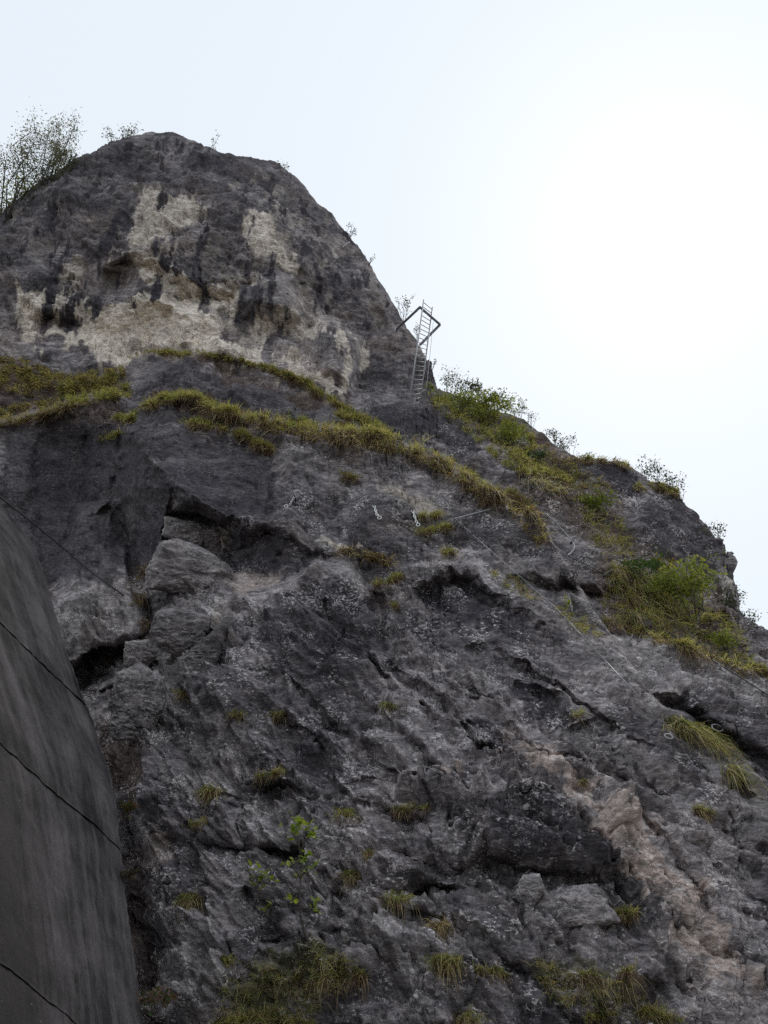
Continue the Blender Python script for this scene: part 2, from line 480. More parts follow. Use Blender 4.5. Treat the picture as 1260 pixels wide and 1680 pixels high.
def lip(pts, amt, decay=60, edge=4, taper=True, warp=True):
    """on the right-hand side of the line (walking along it, photo axes) the rock drops by amt, fading over decay pixels"""
    w = window(pts, decay * 2.5 + 20)
    if w is None: return
    x, y = (UW[w], VW[w]) if warp else (U32[w], V32[w])
    d, s, _, t = seg_dist(x, y, pts, False)
    sd = d * s
    edge = max(edge, 0.42 * abs(amt))
    f = sstep(-edge * 0.3, edge, sd) * np.exp(-np.maximum(sd, 0) / decay)
    if taper: f = f * sstep(0, 0.12, t) * sstep(1, 0.88, t) 
    # rows beyond the ends of the line do not belong to it
    DEP[w] += f * amt
def crack(pts, depth, width, warp=True):
    w = window(pts, width * 4 + 15)
    if w is None: return
    x, y = (UW[w], VW[w]) if warp else (U32[w], V32[w])
    d, _, _, t = seg_dist(x, y, pts, False)
    DEP[w] += depth * np.exp(-(d / width) ** 2) * sstep(0, 0.1, t) * sstep(1, 0.9, t)
def pit(u, v, ru, rv, rot, depth, sharp=0.35):
    """a hollow: hard upper lip, floor rising again towards its lower rim"""
    w = window([(u - ru * 1.6, v - ru * 1.6), (u + ru * 1.6, v + ru * 1.6)], 10)
    if w is None: return
    a = math.radians(rot); x, y = UW[w] - u, VW[w] - v
    p, q = (x * math.cos(a) + y * math.sin(a)) / ru, (-x * math.sin(a) + y * math.cos(a)) / rv
    r = np.sqrt(p * p + q * q)
    DEP[w] += depth * sstep(1.0, 1.0 - sharp, r) * np.clip(0.75 - 0.45 * q, 0.1, 1.3)

# --- ledges: below each line the wall stands forward; the shelf itself runs back from the edge
lip([(560, 665), (500, 632), (440, 606), (330, 584), (228, 580), (213, 600)][::-1], 0.1)
block([(212, 604), (222, 584), (260, 580), (330, 586), (440, 608), (520, 642), (566, 676), (640, 706), (600, 716), (430, 692), (320, 664), (236, 676), (206, 690), (205, 640)], -26, 7, 0.03, -0.05)
lip([(205, 702), (300, 690), (350, 702), (430, 730), (455, 745)], -14, 90, 5)
lip([(-60, 585), (40, 600), (110, 625), (200, 608)], -20, 60, 6)
block([(0, 560), (60, 566), (140, 590), (205, 604), (180, 615), (110, 618), (40, 598), (-20, 588)], -10, 6)
lip([(600, 668), (660, 664), (720, 672), (760, 700), (800, 760), (850, 800)], -14, 90, 6)
# --- left corner: dark recess, smooth leaning faces, arete of the big overhanging block
block([(0, 700), (125, 668), (190, 694), (185, 780), (150, 830), (100, 930), (62, 950), (-30, 860), (-60, 760)], 34, 16, -0.10, 0.05)
block([(5, 770), (48, 760), (52, 810), (30, 850), (8, 830)], -22, 12)
block([(30, 690), (62, 700), (70, 800), (50, 880), (30, 850)], -10, 14, -0.1)
crack([(150, 700), (140, 760), (118, 830), (95, 900)], 26, 10)
block([(197, 708), (213, 712), (247, 752), (281, 786), (268, 850), (262, 905), (228, 935), (212, 948), (200, 900), (178, 826), (188, 760)], 26, 5, -0.34, -0.06)
block([(127, 845), (173, 822), (199, 893), (212, 950), (187, 935), (150, 947), (127, 967), (110, 993), (83, 993), (80, 957), (93, 900)], -16, 6, 0.05, -0.10)
crack([(176, 822), (190, 865), (205, 905), (213, 950)], 16, 3.5)
lip([(213, 700), (280, 790), (385, 848)][::-1], -10, 80, 5)
# underside of the big block and the roofs to its right
block([(268, 838), (300, 832), (352, 838), (384, 850), (392, 884), (388, 908), (330, 900), (272, 888)], 34, 6, 0.0, 0.10)
block([(384, 862), (400, 872), (462, 872), (492, 884), (526, 914), (502, 938), (440, 944), (384, 940), (376, 918)], 34, 5, 0.0, -0.35)
block([(378, 938), (440, 942), (505, 934), (470, 958), (420, 975), (380, 1000), (372, 970)], 16, 8)
block([(250, 962), (345, 968), (352, 1010), (300, 1002), (252, 998)], 30, 5)
crack([(452, 770), (446, 800), (440, 830), (440, 870)], 24, 5.5)
crack([(462, 775), (458, 810), (450, 838)], 10, 3)
crack([(380, 775), (376, 820), (384, 850)], 9, 4)
block([(214, 708), (262, 700), (330, 716), (382, 760), (380, 830), (300, 800), (282, 786), (248, 750)], -6, 6, -0.05, 0.10)
# --- blocks at the mouth of the gully
block([(83, 1007), (110, 987), (127, 960), (167, 933), (207, 950), (215, 975), (230, 1000), (213, 1047), (147, 1060), (110, 1097), (93, 1033)], -30, 10, 0.03, -0.1, 0.6)
pit(128, 992, 14, 22, 20, 22)
block([(106, 1104), (147, 1064), (208, 1053), (200, 1107), (193, 1134), (133, 1136)], 50, 6, -0.1, -0.2)
block([(193, 1113), (220, 1097), (257, 1117), (263, 1160), (236, 1212), (187, 1204)], -26, 12, 0, -0.08, 0.7)
block([(258, 1006), (330, 1006), (372, 990), (360, 1060), (330, 1140), (268, 1150), (255, 1080)], -10, 14, 0.05, 0.0)
crack([(243, 960), (247, 1010), (240, 1060), (254, 1110), (270, 1160)], 22, 6)
crack([(100, 1110), (140, 1150), (176, 1230), (200, 1290), (214, 1400), (228, 1500), (248, 1600), (262, 1700)], 60, 26, False)
block([(160, 1180), (235, 1215), (232, 1270), (214, 1300), (196, 1290)], 26, 10)
lip([(236, 1240), (226, 1300), (230, 1400), (262, 1460), (262, 1560), (285, 1640)], -26, 55, 6)
# --- main lower wall
lip([(500, 936), (530, 926), (610, 962)], -18, 90, 4)
lip([(628, 966), (650, 940), (700, 922), (760, 918), (800, 958), (900, 1010), (1000, 1062), (1050, 1130), (1084, 1190)], -16, 120, 4)
crack([(606, 950), (622, 985), (630, 1010), (624, 1050), (640, 1090), (652, 1110)], 20, 6.5)
block([(508, 916), (560, 920), (612, 958), (616, 966), (560, 950), (520, 932)], -4, 3, 0, 0.25)
lip([(672, 955), (700, 938), (740, 930), (790, 952), (840, 978), (905, 1030)], 20, 46, 3)
block([(640, 900), (690, 870), (720, 880), (705, 915), (650, 925)], -8, 5)
lip([(900, 1030), (840, 1020), (770, 1004)], -9, 40, 3)
lip([(660, 1000), (720, 1004), (790, 1030)], 9, 30, 3)
crack([(688, 1056), (740, 1062), (790, 1056), (832, 1060)], 12, 3.2)
pit(788, 1066, 26, 8, 5, 14)
pit(885, 1140, 58, 26, 28, 22, 0.5)
pit(786, 1136, 34, 15, 28, 18, 0.5)
pit(672, 1140, 14, 9, 30, 16)
for pts, dp, wd in [([(640, 1072), (668, 1094), (704, 1124), (740, 1170), (790, 1216), (850, 1258)], 17, 5),
                    ([(652, 1058), (690, 1078), (720, 1106), (770, 1140)], 15, 5), ([(700, 1130), (770, 1186), (830, 1216), (905, 1262)], 13, 4.5),
                    ([(590, 1130), (640, 1190), (700, 1244), (760, 1300)], 10, 4), ([(750, 1090), (830, 1130), (880, 1180), (950, 1210)], 11, 4.5),
                    ([(520, 1100), (480, 1120), (436, 1150), (410, 1190)], 9, 4), ([(860, 1020), (940, 1070), (1010, 1110), (1060, 1170)], 10, 4),
                    ([(430, 1040), (470, 1010), (530, 970)], 8, 4), ([(560, 1290), (620, 1330), (660, 1360), (720, 1400)], 12, 5),
                    ([(690, 1290), (760, 1330), (820, 1380), (880, 1440)], 13, 6), ([(760, 1310), (850, 1360), (910, 1420)], 12, 5),
                    ([(620, 1400), (570, 1450), (560, 1490), (572, 1540)], 20, 7), ([(520, 1430), (550, 1465), (572, 1490)], 22, 7),
                    ([(820, 1555), (870, 1600), (920, 1650), (960, 1700)], 24, 9), ([(460, 1650), (540, 1610), (640, 1600)], 10, 5),
                    ([(950, 1300), (1000, 1370), (1060, 1440), (1100, 1520)], 9, 4), ([(900, 1235), (960, 1300), (1000, 1330)], 12, 5),
                    ([(1020, 1360), (1080, 1430), (1130, 1510), (1180, 1580)], 9, 4), ([(640, 1560), (690, 1600), (780, 1640)], 12, 6),
                    ([(300, 1200), (350, 1230), (400, 1240), (440, 1235)], 9, 4), ([(240, 1480), (300, 1500), (330, 1560)], 12, 6)]:
    crack(pts, dp, wd)
# roofs and hollows
block([(452, 1180), (480, 1196), (520, 1226), (548, 1258), (566, 1284), (520, 1282), (484, 1262), (462, 1226)], 34, 6, 0, -0.2)
lip([(446, 1160), (500, 1172), (560, 1196), (620, 1262), (640, 1280)], -9, 60, 5)
block([(560, 1200), (640, 1180), (720, 1210), (720, 1260), (650, 1280), (590, 1262)], -12, 14, 0.03, 0.04)
block([(612, 1284), (660, 1280), (715, 1284), (700, 1300), (640, 1302)], 24, 5)
pit(466, 1308, 32, 15, -10, 34); pit(410, 1318, 16, 9, 20, 20); pit(445, 1406, 36, 12, 0, 46); pit(680, 1350, 20, 13, 10, 44); pit(716, 1470, 38, 14, -5, 48)
pit(690, 1520, 36, 16, 10, 30); pit(448, 1566, 46, 22, -20, 36, 0.5); pit(560, 1560, 16, 26, 10, 40); pit(640, 1575, 30, 12, 25, 26); pit(1180, 1428, 16, 8, 20, 34)
pit(380, 1330, 18, 9, 10, 24); pit(800, 1230, 26, 8, 30, 18); pit(1060, 1225, 40, 16, 20, 26, 0.5); pit(940, 1250, 30, 12, 30, 26); pit(294, 1466, 8, 6, 0, 24)
pit(276, 1385, 22, 10, 10, 30); pit(880, 1100, 24, 7, 20, 10); pit(1020, 1510, 36, 9, -20, 22); pit(560, 1480, 20, 7, -10, 16); pit(520, 1345, 18, 7, 30, 18)
block([(730, 1438), (775, 1422), (820, 1428), (880, 1436), (960, 1438), (988, 1466), (930, 1482), (870, 1492), (820, 1478), (770, 1452)], 40, 6, 0, -0.25)
block([(862, 1494), (900, 1470), (972, 1460), (985, 1476), (1000, 1510), (940, 1512), (880, 1518)], -16, 9, 0, 0.0, 0.6)
block([(770, 1290), (860, 1300), (950, 1350), (1010, 1430), (985, 1450), (880, 1432), (800, 1410), (760, 1350)], -18, 12, 0.04, 0.10)
block([(285, 1530), (310, 1502), (350, 1510), (372, 1560), (380, 1640), (330, 1690), (296, 1620)], -26, 14, 0, 0, 0.8)
block([(238, 1260), (300, 1236), (390, 1240), (420, 1290), (340, 1310), (280, 1330), (240, 1330)], -14, 12, 0, -0.12)
block([(390, 1340), (440, 1330), (520, 1370), (480, 1396), (420, 1390)], -12, 8)
block([(545, 1500), (640, 1500), (690, 1560), (640, 1600), (570, 1580)], -14, 12, 0, 0.05)
block([(700, 1550), (800, 1560), (900, 1680), (800, 1740), (700, 1680)], -10, 16)
# --- right-hand faces
lip([(1058, 1122), (1130, 1138), (1170, 1176), (1216, 1214), (1300, 1270)], 46, 42, 4, taper=True)
lip([(1084, 1180), (1102, 1240), (1140, 1310), (1170, 1380), (1190, 1440), (1230, 1540)][::-1], 15, 120, 18)
block([(1100, 1170), (1150, 1146), (1200, 1200), (1290, 1290), (1290, 1400), (1200, 1340), (1130, 1240)], -8, 12, 0.02, 0.02)
crack([(1100, 1240), (1130, 1290), (1160, 1340), (1190, 1400)], 26, 6)
crack([(1150, 1370), (1180, 1430), (1220, 1470), (1280, 1500)], 30, 9)
crack([(1130, 1380), (1170, 1440), (1200, 1520), (1250, 1600)], 20, 7)
block([(870, 905), (930, 900), (990, 930), (996, 960), (950, 960), (905, 950)], -14, 8, 0, 0.08)
block([(888, 948), (930, 946), (984, 968), (990, 990), (958, 1010), (930, 985), (895, 970)], 34, 6, 0, -0.2)
block([(1034, 840), (1060, 812), (1100, 806), (1150, 858), (1190, 912), (1207, 950), (1180, 985), (1120, 970), (1050, 920), (1025, 880)], -26, 12, 0.06, 0.04, 0.4)
lip([(1020, 850), (1090, 800), (1120, 815)], 12, 30, 5)
block([(915, 760), (960, 752), (1030, 760), (1052, 800), (1020, 830), (960, 800), (918, 790)], -16, 9, 0, 0.06)
crack([(1150, 880), (1165, 930), (1172, 970)], 12, 5); crack([(1186, 900), (1192, 950), (1198, 1000)], 12, 5)
block([(1196, 1000), (1215, 1010), (1240, 1060), (1235, 1090), (1205, 1060)], -8, 8)
# --- summit dome
lip([(30, 478), (100, 470), (150, 462), (180, 490), (240, 480), (300, 460), (380, 470), (470, 462), (520, 470)], 12, 70, 6)
lip([(210, 425), (250, 420), (322, 468), (392, 482)], -9, 40, 4)
block([(392, 492), (440, 464), (478, 462), (492, 486), (496, 520), (460, 540), (420, 528), (398, 510)], -20, 10, 0, -0.08, 0.7)
block([(376, 500), (410, 522), (446, 536), (440, 556), (400, 540), (372, 520)], -8, 6)
block([(506, 540), (524, 524), (556, 534), (584, 560), (588, 600), (570, 640), (540, 618), (512, 590)], -26, 10, -0.1, -0.08, 0.7)
block([(550, 534), (576, 538), (582, 556), (570, 562)], -14, 5)
block([(288, 520), (330, 500), (356, 510), (376, 560), (420, 580), (440, 600), (340, 582), (284, 570)], -16, 10, 0, 0, 0.4)
block([(164, 500), (230, 492), (280, 500), (280, 530), (210, 545), (150, 540)], -12, 10, 0, 0.1)
block([(20, 480), (74, 482), (80, 530), (124, 556), (128, 572), (60, 560), (30, 540)], -10, 8)
crack([(76, 526), (108, 540), (132, 548)], 14, 4); crack([(280, 520), (284, 560), (288, 575)], 9, 4); crack([(470, 545), (500, 580), (530, 615)], 14, 6)
crack([(590, 560), (594, 600), (600, 650)], 14, 6); crack([(610, 560), (618, 600), (640, 640)], 8, 5); crack([(160, 430), (150, 470), (170, 500)], 12, 6)
block([(400, 350), (440, 345), (486, 390), (494, 440), (430, 436), (404, 400)], -8, 12)
lip([(395, 310), (450, 330), (500, 370), (545, 420), (600, 480)], 10, 30, 4)
lip([(250, 300), (330, 290), (400, 300), (460, 320)], -10, 40, 5)
lip([(90, 330), (180, 310), (260, 318)], 8, 40, 5)
block([(170, 300), (230, 262), (300, 262), (350, 290), (300, 300), (220, 312)], -10, 12)
lip([(480, 470), (540, 480), (600, 520), (660, 590)], -12, 50, 6)
lip([(500, 450), (560, 470), (640, 540), (680, 590)], 12, 26, 4)
pit(190, 465, 26, 20, 20, 24, 0.6); pit(195, 440, 16, 10, 0, 12); pit(500, 480, 12, 22, 0, 18); pit(118, 455, 40, 14, 0, 12, 0.7)

def blend(arr, pts, val, soft=25):
    w = window(pts, soft * 2)
    if w is None: return
    d, _, ins, _ = seg_dist(UW[w], VW[w], pts, True)
    m = sstep(-soft, soft, np.where(ins, d, -d))
    arr[w] = arr[w] * (1 - m) + val * m
# --- the big broken shapes: lines of the photograph's edges and hollows with their relief (pixels at that distance), joined by flat facets
def duo(pts, back, du=-6, dv=9, taper=True):
    """a lip: its edge, and the line just under it where the rock is set back"""
    return [pts, [(u + du, v + dv, b) for (u, v, d), b in zip(pts, back)]]
RELIEF = [
    # left corner and the overhanging block
    [(-40, 712, 12), (0, 704, 14), (130, 672, 18), (195, 700, 8)], [(213, 705, -28), (247, 750, -40), (281, 787, -52), (330, 822, -46), (383, 848, -32)],
    [(205, 702, 0), (186, 760, 48), (178, 826, 66), (200, 893, 72), (212, 952, 60)], [(213, 705, -28), (300, 692, -14), (370, 706, -6), (450, 742, -4)],
    [(262, 912, 40), (266, 850, 14), (281, 787, -52)], [(380, 770, -14), (376, 815, -30)], [(452, 770, 2), (440, 868, -12)], [(383, 848, -32), (400, 866, -26), (462, 870, -20), (527, 912, -8)],
    [(380, 938, 56), (440, 946, 50), (500, 938, 22)], [(268, 842, 20), (330, 848, 34), (384, 868, 34)], [(272, 890, 60), (330, 905, 60), (388, 912, 56)], [(60, 720, 36), (62, 780, 60), (60, 850, 52)],
    [(118, 690, 30), (130, 740, 62), (118, 820, 70), (100, 900, 50), (70, 950, 44)], [(30, 700, 10), (34, 780, 16), (20, 840, 30)], [(127, 844, 18), (173, 822, 34)], [(127, 844, 18), (110, 900, 16), (84, 985, 20)],
    [(150, 700, 34), (152, 780, 48), (172, 820, 60)], [(160, 900, 26), (150, 945, 18)],
    # gully mouth
    [(83, 1007, 4), (110, 985, -16), (127, 960, -26), (167, 935, -34), (207, 950, -24), (228, 1000, -14), (211, 1048, -34), (147, 1060, -46), (108, 1098, -26), (92, 1040, -4)], [(160, 990, -44), (180, 1020, -46)],
    [(112, 1112, 36), (150, 1078, 66), (204, 1066, 60), (198, 1128, 44), (136, 1140, 36)], [(193, 1118, -6), (220, 1100, -30), (255, 1117, -18), (262, 1160, -12), (236, 1210, 6), (192, 1202, 14)], [(225, 1150, -36)],
    [(246, 960, 44), (246, 1040, 40), (262, 1100, 30), (276, 1150, 20)], [(262, 1004, -4), (300, 1000, -14), (345, 1016, -12)], [(300, 1060, -22), (310, 1120, -18)], [(372, 985, -4), (350, 1060, 14), (330, 1130, 10), (290, 1190, 6)],
    [(372, 1000, -10), (396, 1080, -12), (380, 1160, -8)], [(176, 1240, 50), (204, 1300, 60), (216, 1400, 70), (236, 1510, 70), (254, 1620, 64)], [(236, 1230, -8), (232, 1300, -16), (244, 1370, -14), (272, 1430, -14), (278, 1520, -16), (292, 1640, -16)],
    # main wall below the roofs
    [(505, 938, -12), (530, 927, -18), (575, 943, -20), (610, 963, -16)], [(520, 914, 14), (562, 914, 16), (606, 945, 22), (640, 926, 18)], [(470, 985, -14), (540, 1020, -20), (580, 1080, -14)], [(420, 990, 6), (440, 1060, 6), (430, 1120, 4)],
    [(628, 970, -8), (650, 943, -14), (700, 923, -18), (760, 918, -18), (800, 958, -16), (900, 1010, -14), (1000, 1062, -12), (1050, 1130, -10), (1080, 1186, -8)], [(655, 926, 14), (700, 905, 12), (770, 903, 14), (818, 945, 14), (912, 998, 12), (1012, 1050, 10), (1066, 1124, 8)],
    [(672, 956, -16), (740, 933, -24), (790, 953, -24), (840, 979, -22), (905, 1031, -12)], [(682, 968, 14), (744, 950, 22), (790, 972, 22), (834, 1000, 16), (896, 1044, 8)], [(700, 1010, -6), (770, 1014, -8), (830, 1036, -10)],
    [(608, 960, 26), (624, 988, 30), (630, 1012, 26), (625, 1050, 26), (646, 1102, 20)], [(590, 985, -10), (602, 1050, -14), (612, 1100, -12)], [(650, 990, -12), (652, 1050, -14)]]
RELIEF += duo([(640, 1070, -6), (704, 1122, -16), (790, 1214, -18), (860, 1256, -8)], [10, 18, 18, 8], -7, 8) + duo([(700, 1090, -6), (770, 1138, -14), (830, 1172, -14), (905, 1230, -6)], [10, 16, 14, 6], -6, 9) + \
    duo([(590, 1130, -4), (650, 1190, -12), (720, 1250, -12), (770, 1296, -6)], [8, 14, 14, 6], -7, 8) + duo([(450, 1160, -8), (500, 1178, -18), (548, 1226, -20), (572, 1280, -12)], [24, 38, 40, 22], -14, 20) + \
    duo([(860, 1106, -6), (920, 1128, -16), (950, 1170, -16), (930, 1192, -10)], [8, 22, 24, 10], -10, 12) + duo([(765, 1112, -4), (806, 1130, -12), (820, 1152, -8)], [8, 20, 12], -8, 12) + \
    duo([(735, 1430, -10), (800, 1410, -18), (880, 1432, -24), (985, 1446, -20)], [14, 34, 42, 28], 6, 26) + [[(760, 1290, -8), (860, 1300, -18), (950, 1352, -22), (1010, 1430, -16)], [(840, 1360, -30), (920, 1410, -34)], [(745, 1310, 12), (780, 1280, 10), (870, 1288, 8)]] + \
    duo([(560, 1290, -8), (620, 1322, -16), (670, 1338, -14), (700, 1344, -6)], [8, 16, 26, 8], -4, 14) + [[(618, 1400, -6), (575, 1450, 30), (562, 1490, 34), (574, 1545, 28)], [(600, 1480, -14), (600, 1530, -12)], [(535, 1470, -12), (545, 1520, -10)]] + \
    duo([(395, 1345, -10), (400, 1388, -16), (445, 1392, -20), (492, 1386, -12)], [12, 28, 44, 20], 3, 13) + duo([(430, 1290, -10), (465, 1288, -16), (500, 1300, -8)], [18, 34, 12], -2, 14) + duo([(600, 1268, -10), (660, 1272, -18), (716, 1278, -10)], [14, 28, 12], 0, 14) + \
    duo([(800, 1556, -10), (870, 1600, -16), (940, 1668, -14)], [14, 24, 16], -12, 13) + duo([(680, 1452, -8), (716, 1454, -16), (752, 1462, -8)], [18, 44, 18], 0, 13) + duo([(650, 1500, -8), (700, 1506, -16), (740, 1520, -8)], [14, 28, 12], -4, 15) + \
    duo([(1058, 1122, -8), (1130, 1138, -20), (1170, 1176, -20), (1216, 1214, -18), (1310, 1276, -10)], [16, 40, 46, 40, 24], -8, 20) + [[(1100, 1178, 2), (1150, 1206, -6), (1200, 1260, -8), (1280, 1340, -6)]] + \
    [[(1084, 1190, -10), (1102, 1240, -14), (1140, 1310, -16), (1170, 1380, -16), (1190, 1440, -14), (1230, 1540, -8)], [(1104, 1190, 6), (1124, 1236, 14), (1162, 1304, 18), (1194, 1374, 18), (1214, 1436, 14), (1250, 1530, 8)]] + \
    duo([(540, 1000, -4), (620, 1084, -14), (690, 1150, -14), (760, 1200, -6)], [8, 16, 16, 6], -7, 8) + duo([(800, 1040, -4), (900, 1096, -14), (990, 1160, -14), (1060, 1230, -6)], [8, 18, 18, 6], -7, 9) + \
    duo([(480, 1110, -4), (560, 1180, -14), (640, 1256, -14), (690, 1300, -6)], [6, 16, 16, 6], -7, 8) + duo([(880, 1270, -4), (960, 1340, -14), (1040, 1440, -14), (1110, 1540, -6)], [6, 18, 18, 6], -9, 7) + \
    duo([(1010, 1260, -4), (1080, 1350, -12), (1140, 1450, -12), (1180, 1540, -4)], [6, 16, 16, 6], -9, 6) + duo([(640, 1400, -4), (720, 1420, -12), (790, 1470, -12), (850, 1530, -4)], [6, 16, 16, 6], -6, 10) + \
    [[(830, 1196, -8), (900, 1232, -14), (930, 1236, -12), (912, 1252, 10), (956, 1300, 6)], [(930, 1320, -4), (1000, 1410, 8), (1070, 1500, 8), (1130, 1580, 4)], [(1000, 1330, -10), (1090, 1420, -14), (1150, 1520, -10)]] + \
    [[(300, 1500, -20), (340, 1508, -28), (364, 1550, -26), (372, 1630, -18)], [(280, 1560, 16), (290, 1500, 12), (330, 1490, 10), (372, 1530, 14), (388, 1600, 12)]] + \
    duo([(880, 944, -16), (930, 946, -26), (984, 962, -18)], [20, 44, 26], 4, 18) + [[(870, 905, -8), (930, 898, -14), (994, 930, -10)]] + \
    [[(388, 494, -8), (440, 466, -16), (478, 464, -14), (492, 490, -10), (494, 520, -6)], [(380, 484, 14), (438, 454, 18), (484, 450, 16), (504, 486, 16), (508, 528, 12)], [(440, 500, -28), (470, 506, -24)], [(400, 512, 0), (446, 536, 2)], [(372, 520, 10), (420, 550, 12), (450, 556, 10)]] + \
    [[(508, 560, -10), (524, 530, -18), (556, 538, -22), (582, 563, -24), (586, 602, -22), (570, 640, -10)], [(496, 556, 14), (520, 516, 14), (560, 523, 18), (598, 556, 20), (602, 604, 20), (585, 646, 14)], [(540, 570, -38), (548, 600, -34)]] + \
    [[(250, 330, -8), (300, 322, -12), (330, 330, -8)], [(400, 350, -8), (440, 348, -14), (486, 392, -16), (494, 440, -8)], [(210, 425, -10), (250, 420, -14), (322, 466, -14), (392, 480, -10)], [(200, 436, 10), (240, 436, 10), (310, 482, 12), (380, 494, 12)],
     [(165, 440, 18), (190, 470, 26), (215, 470, 18)], [(160, 500, -10), (230, 492, -14), (284, 500, -10)], [(284, 520, 10), (286, 572, 8)], [(300, 520, -14), (350, 512, -16), (374, 560, -10)], [(76, 526, 14), (132, 550, 14)], [(60, 520, -8), (100, 515, -6)]]
from mathutils.geometry import delaunay_2d_cdt
vl, el, dl = [], [], []
for pl in RELIEF:
    b0 = len(vl)
    for (pu, pv, pd) in pl: vl.append(Vector((pu, pv))); dl.append(pd)
    el += [(b0 + i, b0 + i + 1) for i in range(len(pl) - 1)]
feat = np.array([tuple(q) for q in vl])
for gu_ in np.arange(-340, 1640, 56):
    for gv_ in np.arange(180, 1800, 56):
        if np.min(np.hypot(feat[:, 0] - gu_, feat[:, 1] - gv_)) > 48:
            vl.append(Vector((gu_ + rng.uniform(-24, 24), gv_ + rng.uniform(-24, 24)))); dl.append(rng.normal(0, 12 if gv_ > 640 else 7))
ov, oe, of, orig, _, _ = delaunay_2d_cdt(vl, el, [], 0, 1e-3)
od = np.array([dl[o[0]] if len(o) else np.nan for o in orig])
opos = np.array([tuple(q) for q in ov])
for i in np.where(np.isnan(od))[0]:
    k_ = np.argsort(np.hypot(feat[:, 0] - opos[i, 0], feat[:, 1] - opos[i, 1]))[:2]; od[i] = np.mean([dl[k] for k in k_])
REL = np.zeros_like(Y0)
wu2 = fbm(U / 30.0, V / 30.0, 0 * U + 31.5, 4, 0.55); wv2 = fbm(U / 30.0, V / 30.0, 0 * U + 38.5, 4, 0.55)
XW = (U + 5.0 * wu2 + 2 * wu).astype(np.float32); YW = (V + 5.0 * wv2 + 2 * wv).astype(np.float32)
for f in of:
    a_, b_, c_ = opos[list(f)]; da, db, dc = od[list(f)]
    w = window([a_, b_, c_], 14)
    if w is None: continue
    x_, y_ = XW[w], YW[w]
    det = (b_[1] - c_[1]) * (a_[0] - c_[0]) + (c_[0] - b_[0]) * (a_[1] - c_[1])
    if abs(det) < 1e-6: continue
    l1 = ((b_[1] - c_[1]) * (x_ - c_[0]) + (c_[0] - b_[0]) * (y_ - c_[1])) / det
    l2 = ((c_[1] - a_[1]) * (x_ - c_[0]) + (a_[0] - c_[0]) * (y_ - c_[1])) / det
    l3 = 1 - l1 - l2
    m = (l1 >= 0) & (l2 >= 0) & (l3 >= 0)
    REL[w] = np.where(m, l1 * da + l2 * db + l3 * dc, REL[w])
# --- open joints and broken bed edges all over the lower face: most run down the dip, some cut across it
DEP *= 0.55
_ck = np.random.default_rng(23)
for k in range(330):
    cu_, cv_ = _ck.uniform(250, 1280), _ck.uniform(730, 1740)
    if cv_ < 940 and (cu_ < 440 or cu_ > 1000) or np.interp(cu_, cu, cv) > cv_ - 40: continue
    far = sstep(1500, 800, cv_) * 0.45
    t_ = _ck.random()
    ang = math.radians(_ck.normal(42, 9) if t_ < 0.68 else (_ck.normal(12, 10) if t_ < 0.86 else _ck.normal(112, 14)))
    ln = _ck.uniform(26, 120) * (1 - far); n_ = 5
    pts = [(cu_ + math.cos(ang) * ln * (i / (n_ - 1) - 0.5) + _ck.normal(0, 3.5), cv_ + math.sin(ang) * ln * (i / (n_ - 1) - 0.5) + _ck.normal(0, 3.5)) for i in range(n_)]
    g_ = _ck.uniform(0.5, 1.0) * (1 - far)
    crack(pts, 15 * g_, 2.0 + 1.6 * g_)
    if _ck.random() < 0.75: lip(pts, 11 * g_, 16 + 26 * _ck.random(), 2)
prow = np.zeros_like(Y0); blend(prow, [(60, 690), (440, 700), (530, 910), (400, 960), (200, 960), (80, 950)], 1.0, 40)
DEP = DEP + REL * (1.35 + 0.35 * prow + 0.2 * (V32 < 640) * (U32 < 720))

# --- roughness of the rock by region: 1 is broken, 0.3 a smooth face
RO = np.ones_like(Y0)
blend(RO, [(-300, 600), (0, 340), (250, 210), (480, 270), (730, 640), (600, 670), (300, 590), (0, 560)], 1.0)
blend(RO, [(0, 690), (200, 690), (290, 790), (260, 930), (200, 960), (80, 1000), (0, 860)], 0.28)
blend(RO, [(210, 700), (450, 740), (720, 790), (790, 850), (620, 900), (520, 915), (380, 850), (280, 790)], 0.62)
blend(RO, [(208, 705), (300, 700), (440, 745), (450, 860), (385, 848), (281, 787)], 0.38, 14)
blend(RO, [(380, 860), (520, 910), (500, 940), (380, 940)], 0.35)
blend(RO, [(640, 930), (760, 920), (960, 1050), (1040, 1150), (900, 1190), (700, 1050)], 0.7)
blend(RO, [(1090, 1170), (1160, 1150), (1290, 1280), (1290, 1420), (1180, 1340)], 0.4)
blend(RO, [(990, 1050), (1110, 1060), (1280, 1140), (1280, 1240), (1150, 1140)], 0.55)
blend(RO, [(420, 950), (600, 960), (640, 1100), (560, 1150), (400, 1130)], 0.75)

# --- assemble: broad surface, features along the line of sight, then broken-rock noise along the normal
P = at(U, V, Y0)
DEP = blur(DEP)
STEPPX = (Y0 / np.linalg.norm(P_SMOOTH - CAM, axis=-1) * 0 + (np.linalg.norm(P - CAM, axis=-1) - np.linalg.norm(P_SMOOTH - CAM, axis=-1))) / PXM
gv, gu = np.gradient(DEP + STEPPX); gv = gv / ((V_BOT - V_TOP) / (NV - 1))[None, :]; gu = gu / np.gradient(U_COLS)[None, :]
DAMP = 1 / (1 + (np.hypot(gu, gv) / 1.6) ** 2)
DAMP = blur(DAMP.astype(np.float32), 3)
def grid_normals(P):
    du = np.gradient(P, axis=1); dv = np.gradient(P, axis=0)
    n = np.cross(du, dv); n /= np.linalg.norm(n, axis=-1)[..., None] + 1e-9
    return n.astype(np.float32)
NRM = grid_normals(P_SMOOTH)
if NRM[NV // 2, NU // 2, 1] > 0: NRM = -NRM
